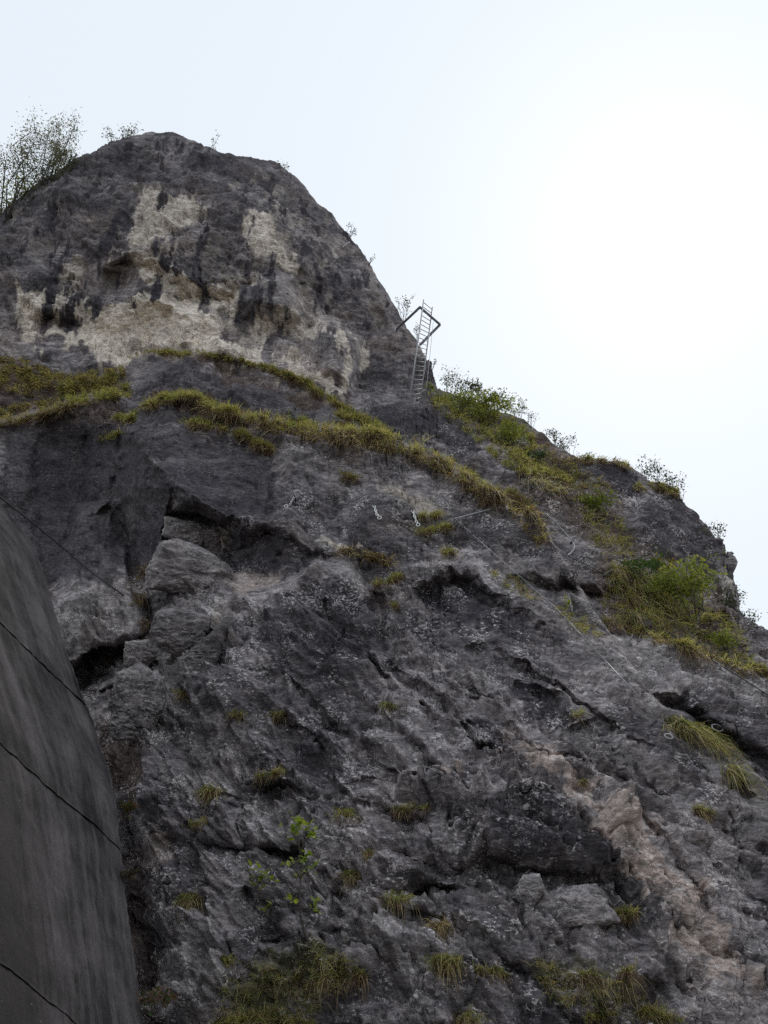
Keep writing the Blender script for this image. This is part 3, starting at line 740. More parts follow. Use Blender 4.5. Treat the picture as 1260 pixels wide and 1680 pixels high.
R = rays(U, V); R = R / np.linalg.norm(R, axis=-1)[..., None]
fade = (sstep(1.0, 0.985, tt)[:, None]).astype(np.float32)
P = P + R * (DEP * PXM * (0.25 + 0.75 * fade))[..., None]
PN = P_SMOOTH + R * (DEP * PXM * 0.3)[..., None]
x, y, z = [PN[..., i].astype(np.float32) for i in range(3)]
ca, sa = math.cos(math.radians(42)), math.sin(math.radians(42))
bx, bz = x * ca - z * sa, x * sa + z * ca                # bx runs down the dip, bz across the beds
DSP = np.zeros_like(Y0)
def upsample(A, s):
    i = np.arange(NV) / s; i0 = np.minimum(i.astype(int), A.shape[0] - 2); fi = (i - i0).astype(np.float32)[:, None]
    A = A[i0] * (1 - fi) + A[i0 + 1] * fi
    j = np.arange(NU) / s; j0 = np.minimum(j.astype(int), A.shape[1] - 2); fj = (j - j0).astype(np.float32)[None, :]
    return (A[:, j0] * (1 - fj) + A[:, j0 + 1] * fj).astype(np.float32)
def low(fn, s, *arrs):
    """evaluate something broad on every s-th point and fill in between"""
    def pad(A): return np.pad(A, ((0, s), (0, s)), 'edge')[::s, ::s]
    r = fn(*[pad(A) for A in arrs])
    return tuple(upsample(q, s) for q in r) if isinstance(r, tuple) else upsample(r, s)
def visible(lam): return sstep(2.0, 5.0, lam / PXM)       # drop what is finer than the mesh
wx, wz = low(lambda a, b, c: 0.35 * fbm(a * 0.8, b * 0.8, c * 0.8, 3), 4, x, y, z), low(lambda a, b, c: 0.35 * fbm(a * 0.8 + 40, b * 0.8, c * 0.8, 3), 4, x, y, z)
DSP += low(lambda a, b, c: 0.42 * fbm(a / 5.0, b / 5.0, c / 5.0, 3), 6, x, y, z)
jm = sstep(-0.15, 0.45, low(lambda a, b, c: fbm(a / 1.6 + 9, b / 1.6, c / 1.6, 3), 4, x, y, z))     # joints open up only here and there
for lam, amp, sub in ((4.2, 0.34, 4), (1.7, 0.32, 2), (0.58, 0.20, 1), (0.2, 0.09, 1)):
    val, gap = low(lambda a, b, c: facets(a / (lam * 1.5), b / lam + 3.7 * lam, c / (lam * 0.7), 0.85), sub, bx + wx * lam, y, bz + wz * lam)
    joint = sstep(0.05, 0.0, gap) * jm
    DSP -= amp * (RO if lam < 4 else 0.5 + 0.5 * RO) * visible(lam) * (val - 0.5 * joint)
DSP -= 0.040 * RO * ridged(bx / 1.0, y / 0.8, bz / 0.42, 6, 0.66)
DSP -= 0.028 * (0.4 + 0.6 * RO) * visible(0.13) * ridged(bx / 0.17 + 5, y / 0.13, bz / 0.09, 3, 0.6)
pk = gnoise(x / 0.30, y / 0.30, z / 0.16)
DSP -= -0.10 * RO * visible(0.22) * sstep(0.38, 0.7, pk) * sstep(900, 1250, V32)       # small weathered pockets low down
# overlapping slabs: each stands out at its lower edge and dies back upwards, so its lip shades the slab below
cellv, _ = low(lambda a, b, c: facets(a / 2.6 + 11, b / 1.8, c / 1.1, 0.0, 40.0), 3, bx, y, bz)
for lam, amp, k in ((1.7, 0.6, 3), (0.62, 0.26, 0), (0.23, 0.115, 1), (0.085, 0.042, 2)):
    bq = bz + (0.35 * fbm(bx / 2.4 + 3 * k, y / 2.4, bz / 1.2, 4, 0.55) + 0.5 * cellv) * (1 if k == 0 else (2.2 if k == 3 else 0.8))
    st = (bq / lam) % 1.0
    prot = (1 - st) * sstep(0.0, 0.10, st)
    sid = np.floor(bq / lam)
    hgt = 0.35 + 0.9 * np.abs(gnoise(sid * 3.7 + 0.5, bx / (lam * 4.5), y / 1.5))
    zone = sstep(-0.4, 0.2, fbm(x / 2.6 + 60 * k, y / 2.6, z / 2.6, 3)) * (0.25 + 0.75 * sstep(840, 1020, V32)) * sstep(0.1, 0.7, RO)
    DSP -= amp * visible(lam * 0.8) * zone * hgt * (prot - 0.45)
DSP = np.clip(DSP, -1.4, 1.4)
P = P - NRM * (DSP * (0.25 + 0.75 * DAMP) * (0.3 + 0.7 * fade))[..., None]

# --- stains and tones
n_a = fbm(U32 / 40, V32 / 40, 0 * U32 + 21.0, 5, 0.6)
n_s = fbm(x / 0.9, y / 0.9, z / 7.0, 4, 0.6)             # runs of water: stretched down the wall
n_s2 = fbm(x / 0.55 + 7, y / 0.8, z / 3.6, 5, 0.62)
n_c, n_cg = low(lambda a, b, c: facets(a / 1.5 + 4, b / 1.2, c / 0.8, 0.0, 90.0), 2, bx, y, bz)
n_f = fbm(bx / 0.5, y / 0.4, bz / 0.16, 4, 0.6)
pale, tan, soil, wet_shade, grey, lich, moss = [np.zeros_like(Y0) for _ in range(7)]
def stain(arr, pts, val, soft=10, rag=10, run=0.0, blk=0.0):
    w = window(pts, soft * 2 + rag * 2 + run)
    if w is None: return
    d, _, ins, _ = seg_dist(UW[w], VW[w], pts, True)
    m = sstep(-soft, soft, np.where(ins, np.minimum(d, 26), -d) + rag * n_a[w] + 0.6 * rag * n_f[w] - run * np.maximum(n_s2[w], -0.3) + blk * n_c[w]) * val
    arr[w] = np.maximum(arr[w], m)
# dome
for pts, v_ in [([(238, 312), (262, 308), (268, 345), (300, 330), (302, 316), (326, 318), (320, 356), (290, 372), (286, 392), (218, 394), (226, 360), (242, 345)], 0.66),
                ([(408, 372), (420, 352), (446, 352), (478, 390), (490, 440), (470, 450), (430, 420), (408, 405)], 0.85),
                ([(395, 298), (440, 305), (480, 345), (490, 372), (470, 360), (430, 330)], 0.4),
                ([(212, 424), (248, 420), (290, 448), (330, 470), (392, 482), (386, 500), (330, 496), (270, 476), (232, 452)], 0.85),
                ([(178, 405), (202, 402), (200, 424), (184, 426)], 0.6), ([(215, 398), (290, 398), (285, 412), (225, 414)], 0.4), ([(100, 436), (130, 436), (128, 470), (102, 472)], 0.5),
                ([(28, 480), (76, 482), (78, 520), (60, 535), (120, 550), (126, 572), (70, 562), (40, 545), (28, 515)], 0.9),
                ([(100, 500), (122, 492), (150, 510), (140, 535), (104, 530)], 0.7),
                ([(130, 536), (190, 505), (230, 492), (290, 486), (330, 500), (360, 520), (376, 560), (430, 580), (440, 600), (340, 582), (228, 580), (206, 602), (160, 590), (120, 570)], 0.95),
                ([(378, 494), (412, 520), (446, 535), (440, 552), (400, 540), (374, 520)], 0.8), ([(452, 518), (490, 520), (486, 545), (456, 548)], 0.6),
                ([(508, 545), (530, 528), (556, 540), (584, 565), (586, 602), (572, 640), (556, 620), (556, 590), (524, 560)], 0.75),
                ([(440, 574), (480, 588), (520, 612), (560, 645), (552, 660), (500, 635), (446, 604)], 0.8),
                ([(330, 470), (392, 478), (410, 470), (440, 462), (400, 490), (350, 500)], 0.6), ([(510, 425), (530, 430), (545, 450), (526, 448)], 0.5), ([(580, 460), (600, 480), (590, 490)], 0.4)]:
    stain(pale, pts, v_, 4, 9, 14 if v_ > 0.8 else 34, 22)
dome = sstep(640, 560, V32 - 0.0) * (U32 < 760)
pale = np.maximum(pale, 0.35 * dome * sstep(0.25, 0.8, n_s + 0.5 * n_a) * sstep(280, 340, V32))
stain(wet_shade, [(-300, 600), (0, 340), (250, 210), (480, 270), (600, 430), (720, 640), (640, 650), (560, 520), (480, 470), (300, 470), (200, 500), (120, 480), (0, 520)], 0.55, 30, 30)
wet_shade *= np.clip(0.55 + 0.8 * n_s, 0.05, 1.0)
pale *= np.clip(1.0 - 0.35 * sstep(0.1, 0.5, n_f), 0, 1)
wet_shade = np.maximum(wet_shade, dome * 0.9 * sstep(0.2, 0.5, n_s2) * sstep(600, 520, V32) * (1 - 0.6 * pale))
wet_shade *= (1 - 0.92 * np.clip(pale * 1.3, 0, 1) * sstep(0.62, 0.3, n_s))
stain(tan, [(130, 540), (200, 530), (240, 520), (230, 560), (150, 570)], 0.4, 14, 12); stain(tan, [(300, 525), (330, 520), (350, 560), (305, 565)], 0.35, 10, 8)
stain(tan, [(470, 545), (520, 570), (550, 610), (520, 605)], 0.35, 10, 8)
stain(grey, [(392, 492), (440, 464), (480, 462), (496, 500), (500, 560), (440, 550), (400, 520)], 0.8, 6, 8); stain(grey, [(500, 530), (560, 530), (590, 560), (590, 620), (540, 600)], 0.6, 6, 8); stain(grey, [(330, 420), (400, 470), (330, 470), (250, 420)], 0.3, 14, 14)
stain(tan, [(440, 560), (520, 590), (560, 640), (470, 600)], 0.5, 10, 10)
tan = np.maximum(tan, dome * 0.35 * sstep(0.0, 0.6, fbm(x / 3.0 + 90, y / 3.0, z / 2.0, 4, 0.6)) * sstep(250, 320, V32))
# middle wall
stain(pale, [(620, 790), (660, 800), (720, 835), (760, 856), (700, 850), (640, 815)], 0.6, 8, 12)
stain(pale, [(520, 890), (560, 895), (600, 915), (570, 920)], 0.75, 5, 6); stain(grey, [(530, 915), (575, 920), (620, 955), (612, 965), (560, 945)], 0.8, 4, 4)
stain(grey, [(440, 740), (560, 770), (620, 800), (560, 790), (460, 770)], 0.6, 8, 14)
stain(wet_shade, [(205, 700), (300, 700), (450, 750), (460, 860), (380, 845), (285, 790)], 0.35, 16, 16)
stain(tan, [(380, 940), (470, 940), (430, 965), (385, 985)], 0.75, 5, 6); stain(tan, [(272, 855), (388, 880), (386, 906), (300, 890)], 0.3, 8, 6)
stain(pale, [(306, 862), (330, 872), (372, 892), (384, 906), (340, 898), (312, 880)], 0.45, 5, 4)
stain(wet_shade, [(205, 600), (330, 590), (560, 680), (400, 690), (210, 680)], 0.35, 12, 16); stain(grey, [(470, 650), (600, 700), (480, 690)], 0.5, 8, 8)
# gully mouth: pale broken limestone
stain(grey, [(90, 1000), (160, 940), (230, 1000), (250, 1050), (372, 990), (350, 1080), (300, 1160), (250, 1200), (190, 1190), (200, 1110), (120, 1090)], 0.85, 10, 14)
stain(grey, [(8, 765), (50, 760), (50, 810), (20, 830)], 0.6, 8, 8)
stain(pale, [(365, 1000), (372, 1040), (362, 1050), (360, 1010)], 0.5, 4, 4)
stain(soil, [(160, 1190), (230, 1215), (240, 1250), (215, 1310), (190, 1280)], 0.8, 12, 14)
stain(tan, [(236, 1380), (290, 1370), (300, 1410), (250, 1430)], 0.55, 8, 8)
stain(soil, [(205, 1390), (240, 1400), (262, 1700), (220, 1700)], 0.5, 10, 10)
# fresh tan scar running down to the right
stain(tan, [(830, 1200), (868, 1204), (930, 1236), (908, 1246), (960, 1300), (970, 1330), (1040, 1360), (1100, 1390), (1098, 1420), (1130, 1460), (1190, 1560), (1200, 1620), (1120, 1570), (1060, 1490),
            (1000, 1420), (950, 1350), (930, 1310), (880, 1290), (850, 1250)], 0.92, 4, 30, 0, 44)
stain(tan, [(1000, 1330), (1050, 1320), (1110, 1370), (1110, 1400), (1050, 1370)], 0.6, 8, 12); stain(tan, [(1050, 1545), (1180, 1560), (1260, 1680), (1150, 1660)], 0.35, 20, 24)
stain(tan, [(720, 1290), (756, 1264), (770, 1272), (740, 1292)], 0.7, 4, 5); stain(tan, [(960, 1500), (1010, 1520), (980, 1545), (940, 1530)], 0.45, 8, 12)
# right-hand slabs
stain(grey, [(990, 1052), (1110, 1060), (1180, 1110), (1280, 1160), (1280, 1200), (1130, 1130), (1060, 1110)], 0.7, 10, 12); stain(grey, [(1110, 1180), (1180, 1200), (1280, 1320), (1280, 1440), (1180, 1340)], 0.55, 14, 14)
stain(grey, [(940, 970), (960, 990), (1000, 1050), (975, 1040)], 0.8, 4, 3); stain(pale, [(1170, 930), (1186, 940), (1200, 1030), (1230, 1080), (1210, 1070), (1184, 1000)], 0.4, 5, 6)
stain(grey, [(880, 1470), (980, 1460), (1000, 1510), (880, 1520)], 0.5, 8, 8); stain(grey, [(290, 1510), (360, 1510), (370, 1640), (300, 1640)], 0.55, 10, 10)
# soil under the grass
for pts, v_ in [([(225, 655), (320, 645), (420, 690), (620, 718), (790, 790), (800, 830), (700, 770), (520, 720), (360, 690)], 0.8), ([(700, 650), (860, 690), (960, 760), (880, 800), (800, 740), (720, 680)], 0.8),
                ([(860, 780), (1000, 800), (1040, 900), (1200, 1000), (1230, 1090), (1100, 1060), (990, 1030), (980, 920), (900, 830)], 0.7), ([(820, 800), (880, 820), (920, 900), (880, 900)], 0.5),
                ([(0, 590), (120, 620), (210, 605), (200, 680), (90, 690), (0, 695)], 0.6), ([(215, 570), (340, 575), (560, 660), (620, 695), (560, 680), (330, 592)], 0.7)]:
    stain(soil, pts, v_, 9, 12)
for pts, v_ in [([(370, 1600), (520, 1560), (600, 1620), (450, 1700), (350, 1700)], 0.7), ([(860, 1560), (1000, 1600), (1060, 1640), (900, 1640)], 0.5), ([(700, 650), (860, 690), (880, 740), (740, 690)], 0.5),
                ([(690, 860), (750, 850), (720, 880), (660, 900)], 0.4)]:
    stain(moss, pts, v_, 14, 20)
# blue-black patina on wetted faces, shade coloured into hollows and under lips; lighter rock where it has broken away
for pts, v_ in [([(208, 705), (300, 700), (450, 748), (455, 868), (385, 848), (330, 822), (281, 787), (248, 750)], 0.72), ([(214, 592), (330, 592), (470, 630), (560, 684), (430, 688), (330, 660), (236, 672)], 0.55),
                ([(610, 672), (690, 672), (760, 704), (800, 756), (770, 770), (700, 730), (630, 706)], 0.85), ([(915, 758), (1030, 766), (1048, 800), (1018, 828), (960, 798)], 0.8), ([(1050, 830), (1100, 815), (1160, 880), (1196, 950), (1120, 950), (1060, 900)], 0.6),
                ([(430, 975), (520, 950), (606, 975), (620, 1080), (540, 1125), (430, 1090)], 0.6), ([(676, 958), (742, 938), (836, 985), (896, 1040), (800, 1024), (720, 1006)], 0.8), ([(836, 1112), (900, 1112), (946, 1170), (920, 1192), (860, 1160)], 0.85),
                ([(765, 1118), (810, 1135), (810, 1160), (775, 1145)], 0.7), ([(790, 1310), (880, 1320), (960, 1380), (1000, 1440), (900, 1440), (810, 1410)], 0.6), ([(1066, 1132), (1130, 1146), (1216, 1222), (1290, 1280), (1290, 1310), (1200, 1250), (1120, 1180)], 0.7),
                ([(470, 1180), (540, 1240), (570, 1290), (500, 1280)], 0.7), ([(640, 1080), (760, 1130), (880, 1230), (840, 1250), (740, 1180)], 0.4), ([(500, 1000), (440, 1100), (420, 1200), (560, 1180), (620, 1100)], 0.35), ([(640, 1000), (800, 1040), (860, 1100), (720, 1080)], 0.4),
                ([(820, 1580), (900, 1650), (960, 1700), (860, 1700)], 0.5), ([(690, 1300), (780, 1340), (780, 1420), (700, 1380)], 0.4), ([(380, 1440), (460, 1460), (480, 1560), (400, 1570)], 0.35), ([(460, 770), (560, 780), (640, 850), (600, 890), (460, 860)], 0.35)]:
    stain(wet_shade, pts, v_, 5, 12, 0, 10)
for pts, v_ in [([(250, 1240), (390, 1240), (420, 1300), (300, 1320)], 0.6), ([(390, 1330), (520, 1350), (560, 1400), (430, 1390)], 0.7), ([(600, 1160), (700, 1190), (720, 1280), (620, 1270)], 0.55), ([(890, 1180), (1010, 1200), (1080, 1280), (980, 1270)], 0.6),
                ([(545, 1500), (640, 1500), (690, 1570), (600, 1590)], 0.6), ([(1120, 1360), (1200, 1380), (1250, 1480), (1170, 1440)], 0.5), ([(620, 1060), (700, 1060), (640, 1040)], 0.5), ([(820, 900), (940, 1000), (900, 1000), (800, 930)], 0.5), ([(260, 1010), (372, 995), (350, 1100), (270, 1140)], 0.7)]:
    stain(grey, pts, v_, 6, 14, 0, 14)
lich[:] = sstep(620, 760, V32) * np.clip(0.5 + 1.5 * n_a, 0.05, 1.3)
stain(wet_shade, [(0, 700), (200, 690), (213, 705), (281, 787), (265, 900), (225, 940), (190, 930), (120, 950), (60, 950), (0, 860)], 0.8, 10, 14)  # damp dark rock, plus shade of the recess and left-facing facet in the colour
stain(wet_shade, [(384, 868), (462, 872), (527, 913), (500, 936), (384, 936)], 0.7, 6, 6); stain(wet_shade, [(270, 838), (384, 850), (388, 880), (300, 860)], 0.7, 6, 6)  # shade of the roof undersides put into the rock colour
lich *= sstep(0.2, 0.6, RO)
n_l = fbm(x / 1.4, y / 1.4, z / 1.4, 4, 0.6)
grey = np.maximum(grey, 0.5 * sstep(0.12, 0.6, n_l) * sstep(900, 1150, V32))
brown = 0.55 * sstep(0.2, 0.7, fbm(x / 1.1 + 30, y / 1.1, z / 1.1, 4, 0.6)) * sstep(700, 900, V32)
tan = np.maximum(tan, 0.28 * brown)
tan *= np.where(V32 > 1000, 0.5 + 0.5 * sstep(-0.25, 0.25, n_f), 1.0)
_dt = np.zeros_like(Y0); blend(_dt, [(-320, 560), (0, 352), (130, 262), (250, 222), (400, 258), (500, 310), (600, 430), (520, 400), (420, 330), (300, 305), (180, 330), (90, 400), (0, 440)], 0.55, 22)
wet_shade = np.maximum(wet_shade, _dt * np.clip(0.8 + 0.8 * n_s, 0.2, 1.2) * (1 - pale))
blend(lich, [(200, 700), (300, 696), (450, 745), (455, 868), (385, 848), (281, 787), (262, 910), (180, 940), (60, 950), (0, 860), (0, 700)], 0.18, 12)
STA = np.stack([pale, tan, soil, wet_shade], -1).clip(0, 1); TON = np.stack([grey, lich, moss, np.ones_like(grey)], -1).clip(0, 1.3)

# --- crest folded back into a hilltop, foot carried down to the ground
back = np.array([0.25, 0.7, 1.4, 2.4, 3.8, 5.6, 8, 11, 15, 20, 27, 36])
rows_b = [P[-1] + np.stack([0 * U_COLS + 0.15 * fbm(U_COLS / 30, 0 * U_COLS + s, 0 * U_COLS, 3) * min(s, 2), np.full(NU, s), s * 0.12 - 0.012 * s * s + 0.25 * fbm(P[-1][:, 0] / 2, 0 * U_COLS + s, 0 * U_COLS, 3) * min(s, 2)], -1) for s in back]
foot = [P[0] + np.stack([0 * U_COLS, np.full(NU, -0.10 * k), -(P[0][:, 2] + 0.4) * k / 8], -1) + 0.0 for k in range(8, 0, -1)]
PA = np.concatenate([np.stack(foot), P, np.stack(rows_b)], 0)
ext = lambda A, n0, n1: np.concatenate([np.repeat(A[:1], n0, 0), A, np.repeat(A[-1:], n1, 0)], 0)
STA, TON = ext(STA, 8, len(back)), ext(TON, 8, len(back))
VV = ext(V32, 8, len(back)); UU = ext(U32, 8, len(back)); ROWT = np.concatenate([np.zeros(8), tt, np.ones(len(back))])
NR = PA.shape[0]
idx = np.arange(NR * NU).reshape(NR, NU)
quads = np.stack([idx[:-1, :-1], idx[:-1, 1:], idx[1:, 1:], idx[1:, :-1]], -1).reshape(-1, 4)
qu = UU[:-1, :-1].ravel(); qv = VV[:-1, :-1].ravel()
dome_line = np.interp(qu, [-320, 0, 60, 140, 205, 230, 330, 440, 520, 566, 610, 660, 700, 717, 718], [640, 562, 570, 592, 600, 582, 588, 610, 644, 672, 672, 664, 660, 645, -99])
ridge_line = np.interp(qu, [690, 717, 720, 760, 800, 850, 880, 900, 940, 975, 1000, 1060, 1120, 1260, 1340, 1600], [-99, -99, 672, 700, 760, 800, 830, 850, 900, 960, 1046, 1054, 1074, 1132, 1170, 1350])
reg = np.zeros(len(quads), int)
reg[qv < dome_line] = 1
reg[(reg == 0) & (qv < ridge_line)] = 2
flatP, flatS, flatT = PA.reshape(-1, 3), STA.reshape(-1, 4), TON.reshape(-1, 4)
for r, nm, lb in ((0, 'rock_face', 'broad dark grey limestone face with cracks and grassy ledges'), (1, 'summit_dome', 'tall rounded rock dome with pale streaked patches against the sky'),
                  (2, 'rock_ridge', 'overgrown rock ridge stepping down to the right under the sky')):
    q = quads[reg == r]
    ids, inv = np.unique(q, return_inverse=True)
    o = mesh_np(nm, flatP[ids], inv.reshape(-1, 4)[:, ::1], M_ROCK, smooth=False, attrs={'stains': flatS[ids], 'tones': flatT[ids]})
    tag(o, lb, None, None, 'structure')

# --- lookups on the finished rock
def _bil(A, u, v):
    u = np.asarray(u, float); v = np.asarray(v, float)
    j = np.interp(u, U_COLS, np.arange(NU)); vt = np.interp(u, U_COLS, V_TOP)
    i = np.clip((V_BOT - v) / (V_BOT - vt), 0, 1) * (NV - 1)
    i0 = np.clip(np.floor(i).astype(int), 0, NV - 2); j0 = np.clip(np.floor(j).astype(int), 0, NU - 2)
    fi, fj = (i - i0)[..., None], (j - j0)[..., None]
    return A[i0, j0] * (1 - fi) * (1 - fj) + A[i0 + 1, j0] * fi * (1 - fj) + A[i0, j0 + 1] * (1 - fi) * fj + A[i0 + 1, j0 + 1] * fi * fj
def surf(u, v): return _bil(P, u, v)
def pxm(u, v): return _bil(PXM[..., None], u, v)[..., 0]
# what is seen from the camera spot: nearest rock in each small cell of the view, to set plants and iron exactly on the surface
CELL = 3.0
_d = P.reshape(-1, 3) - CAM
_dep = _d @ np.array([0, CT, ST]); _pu = _d[:, 0] / _dep * F_PX + W_PX / 2; _pv = H_PX / 2 - (_d @ np.array([0, -ST, CT])) / _dep * F_PX
ZW, ZH = int((W_PX + 400) / CELL), int((H_PX + 300) / CELL)
_i, _j = ((_pv + 100) / CELL).astype(int), ((_pu + 200) / CELL).astype(int)
_ok = (_i >= 0) & (_i < ZH) & (_j >= 0) & (_j < ZW)
ZB = np.full((ZH, ZW), 1e6); np.minimum.at(ZB, (_i[_ok], _j[_ok]), np.linalg.norm(_d[_ok], axis=1))
_zp = np.pad(ZB, 1, 'edge'); _nb = np.min([_zp[a:a + ZH, b:b + ZW] for a in range(3) for b in range(3)], axis=0)
ZB = np.where(ZB > 1e5, _nb, ZB)
def surf(u, v):
    u = np.asarray(u, float); v = np.asarray(v, float)
    q = _bil(P, u, v)
    z_ = ZB[np.clip(((v + 100) / CELL).astype(int), 0, ZH - 1), np.clip(((u + 200) / CELL).astype(int), 0, ZW - 1)]
    r = rays(u, v); r = r / np.linalg.norm(r, axis=-1)[..., None]
    return np.where((z_ > 1e5)[..., None], q, CAM + r * z_[..., None])
def near(u, v, off=0.0):
    """a point on the line of sight of the photo position, off metres in front of the rock there"""
    p = surf(u, v); s = np.linalg.norm(p - CAM)
    r = rays(u, v); r = r / np.linalg.norm(r)
    return CAM + r * (s - off)

# ------------------------------------------------------------------ ground at the foot of the cliff
def make_ground():
    m, nt, N = nodes('gravel_earth')
    out = N('ShaderNodeOutputMaterial'); bs = N('ShaderNodeBsdfPrincipled'); L(nt, bs.outputs[0], out.inputs['Surface'])
    geo = N('ShaderNodeNewGeometry'); n1 = noise_n(nt, geo.outputs['Position'], 0.8, 6, 0.65); n2 = noise_n(nt, geo.outputs['Position'], 18, 4, 0.6)
    c = ramp(nt, n1, [(0.35, (0.05, 0.07, 0.025)), (0.55, (0.12, 0.10, 0.075)), (0.7, (0.2, 0.19, 0.17))])
    L(nt, mixrgb(nt, 0.5, c, ramp(nt, n2, [(0.3, (0.05, 0.05, 0.04)), (0.7, (0.22, 0.2, 0.18))])), bs.inputs['Base Color'])
    bs.inputs['Roughness'].default_value = 0.95
    bp = N('ShaderNodeBump'); L(nt, n2, bp.inputs['Height']); bp.inputs['Distance'].default_value = 0.05; L(nt, bp.outputs[0], bs.inputs['Normal'])
    return m
gx, gy = np.meshgrid(np.concatenate([[-2000, -400, -120], np.linspace(-50, 50, 60), [120, 400, 2000]]), np.concatenate([[-2000, -400, -120], np.linspace(-40, 60, 60), [120, 400, 2000]]))
gz = 0.10 * fbm(gx / 3.0, gy / 3.0, 0 * gx, 3) * (np.abs(gx) < 60) * (np.abs(gy) < 70)
gi = np.arange(gx.size).reshape(gx.shape)
go = mesh_np('ground', np.stack([gx, gy, gz], -1).reshape(-1, 3), np.stack([gi[:-1, :-1], gi[:-1, 1:], gi[1:, 1:], gi[1:, :-1]], -1).reshape(-1, 4), make_ground())
tag(go, kind='structure')

# ------------------------------------------------------------------ the smooth slab at the lower left, in courses between dark seams
def make_slab_mat():
    m, nt, N = nodes('smooth_slab_stone')
    out = N('ShaderNodeOutputMaterial'); bs = N('ShaderNodeBsdfPrincipled'); L(nt, bs.outputs[0], out.inputs['Surface'])
    geo = N('ShaderNodeNewGeometry'); pos = geo.outputs['Position']
    fa = N('ShaderNodeAttribute'); fa.attribute_name = 'flow'
    sep = N('ShaderNodeSeparateXYZ'); L(nt, fa.outputs['Vector'], sep.inputs[0])
    run = noise_n(nt, mapping(nt, fa.outputs['Vector'], scale=(30.0, 0.55, 1.0)), 1.0, 9, 0.72, 0.08)
    blot = noise_n(nt, pos, 0.9, 7, 0.65)
    fine = noise_n(nt, pos, 30, 6, 0.7)
    c = ramp(nt, math_n(nt, 'ADD', math_n(nt, 'MULTIPLY', blot, 0.6), math_n(nt, 'MULTIPLY', fine, 0.4)), [(0.36, (0.017, 0.015, 0.016)), (0.64, (0.040, 0.036, 0.037))])
    # lime washed down the side next to the rock, breaking into runs
    band = ramp(nt, sep.outputs[0], [(0.50, (0, 0, 0)), (0.72, (0.75, 0.75, 0.75)), (0.98, (1, 1, 1))])
    lime = math_n(nt, 'MULTIPLY', band, ramp(nt, math_n(nt, 'ADD', math_n(nt, 'MULTIPLY', run, 0.55), math_n(nt, 'MULTIPLY', blot, 0.45)), [(0.43, (0, 0, 0)), (0.60, (1, 1, 1))]))
    c = mixrgb(nt, math_n(nt, 'MULTIPLY', lime, 0.9), c, (0.21, 0.205, 0.20))
    thin = ramp(nt, run, [(0.655, (0, 0, 0)), (0.70, (0.55, 0.55, 0.55))])
    c = mixrgb(nt, math_n(nt, 'MULTIPLY', thin, ramp(nt, blot, [(0.5, (0, 0, 0)), (0.6, (1, 1, 1))])), c, (0.28, 0.275, 0.265))
    c = mixrgb(nt, 1.0, c, ramp(nt, fine, [(0.3, (0.75, 0.75, 0.75)), (0.7, (1.25, 1.25, 1.25))]), 'MULTIPLY')
    sp = noise_n(nt, pos, 26, 2, 0.5)
    c = mixrgb(nt, 1.0, c, (0.62, 0.56, 0.58), 'MULTIPLY')
    c = mixrgb(nt, ramp(nt, sp, [(0.74, (0, 0, 0)), (0.79, (0.6, 0.6, 0.6))]), c, (0.26, 0.25, 0.24))
    hole = noise_n(nt, mapping(nt, pos, scale=(1, 1, 0.8)), 9, 3, 0.6)
    hm = ramp(nt, hole, [(0.68, (0, 0, 0)), (0.71, (1, 1, 1))])
    L(nt, c, bs.inputs['Base Color']); bs.inputs['Roughness'].default_value = 0.85; bs.inputs['Specular IOR Level'].default_value = 0.3
    h = math_n(nt, 'SUBTRACT', math_n(nt, 'ADD', math_n(nt, 'MULTIPLY', fine, 0.5), math_n(nt, 'MULTIPLY', blot, 0.5)), hm)
    bp = N('ShaderNodeBump'); bp.inputs['Strength'].default_value = 0.55; bp.inputs['Distance'].default_value = 0.04
    L(nt, h, bp.inputs['Height']); L(nt, bp.outputs[0], bs.inputs['Normal'])
    return m
M_SLAB = make_slab_mat()
EDGE = [(-260, 640), (-160, 712), (0, 822), (60, 900), (90, 1000), (118, 1090), (150, 1175), (175, 1250), (192, 1330), (203, 1420), (214, 1520), (226, 1610), (238, 1700), (247, 1765), (262, 1900)]
SEAMS = [[(-300, 560), (400, 1120)], [(-300, 735), (0, 1022), (145, 1160), (400, 1390)], [(-300, 950), (0, 1217), (83, 1293), (160, 1357), (205, 1400), (400, 1570)],
         [(-300, 1330), (0, 1577), (130, 1682), (400, 1890)], [(-300, 1750), (0, 1960), (400, 2240)]]
sA, sB, sC = at(-160, 1760, 5.6), at(242, 1720, 9.4), at(60, 900, 14.6)
s_n = np.cross(sB - sA, sC - sA); s_n /= np.linalg.norm(s_n)
if s_n @ (CAM - sA) < 0: s_n = -s_n
def slab_pt(u, v):
    r = rays(u, v)
    return CAM + r * (((sA - CAM) @ s_n) / (r @ s_n))[..., None]
sroot = empty('rock_slab', slab_pt(np.array(-20.0), np.array(1740.0)), 'smooth dark grey slab with diagonal dark seams at the lower left edge', 'slab')
ev, eu = np.array([e[1] for e in EDGE], float), np.array([e[0] for e in EDGE], float)
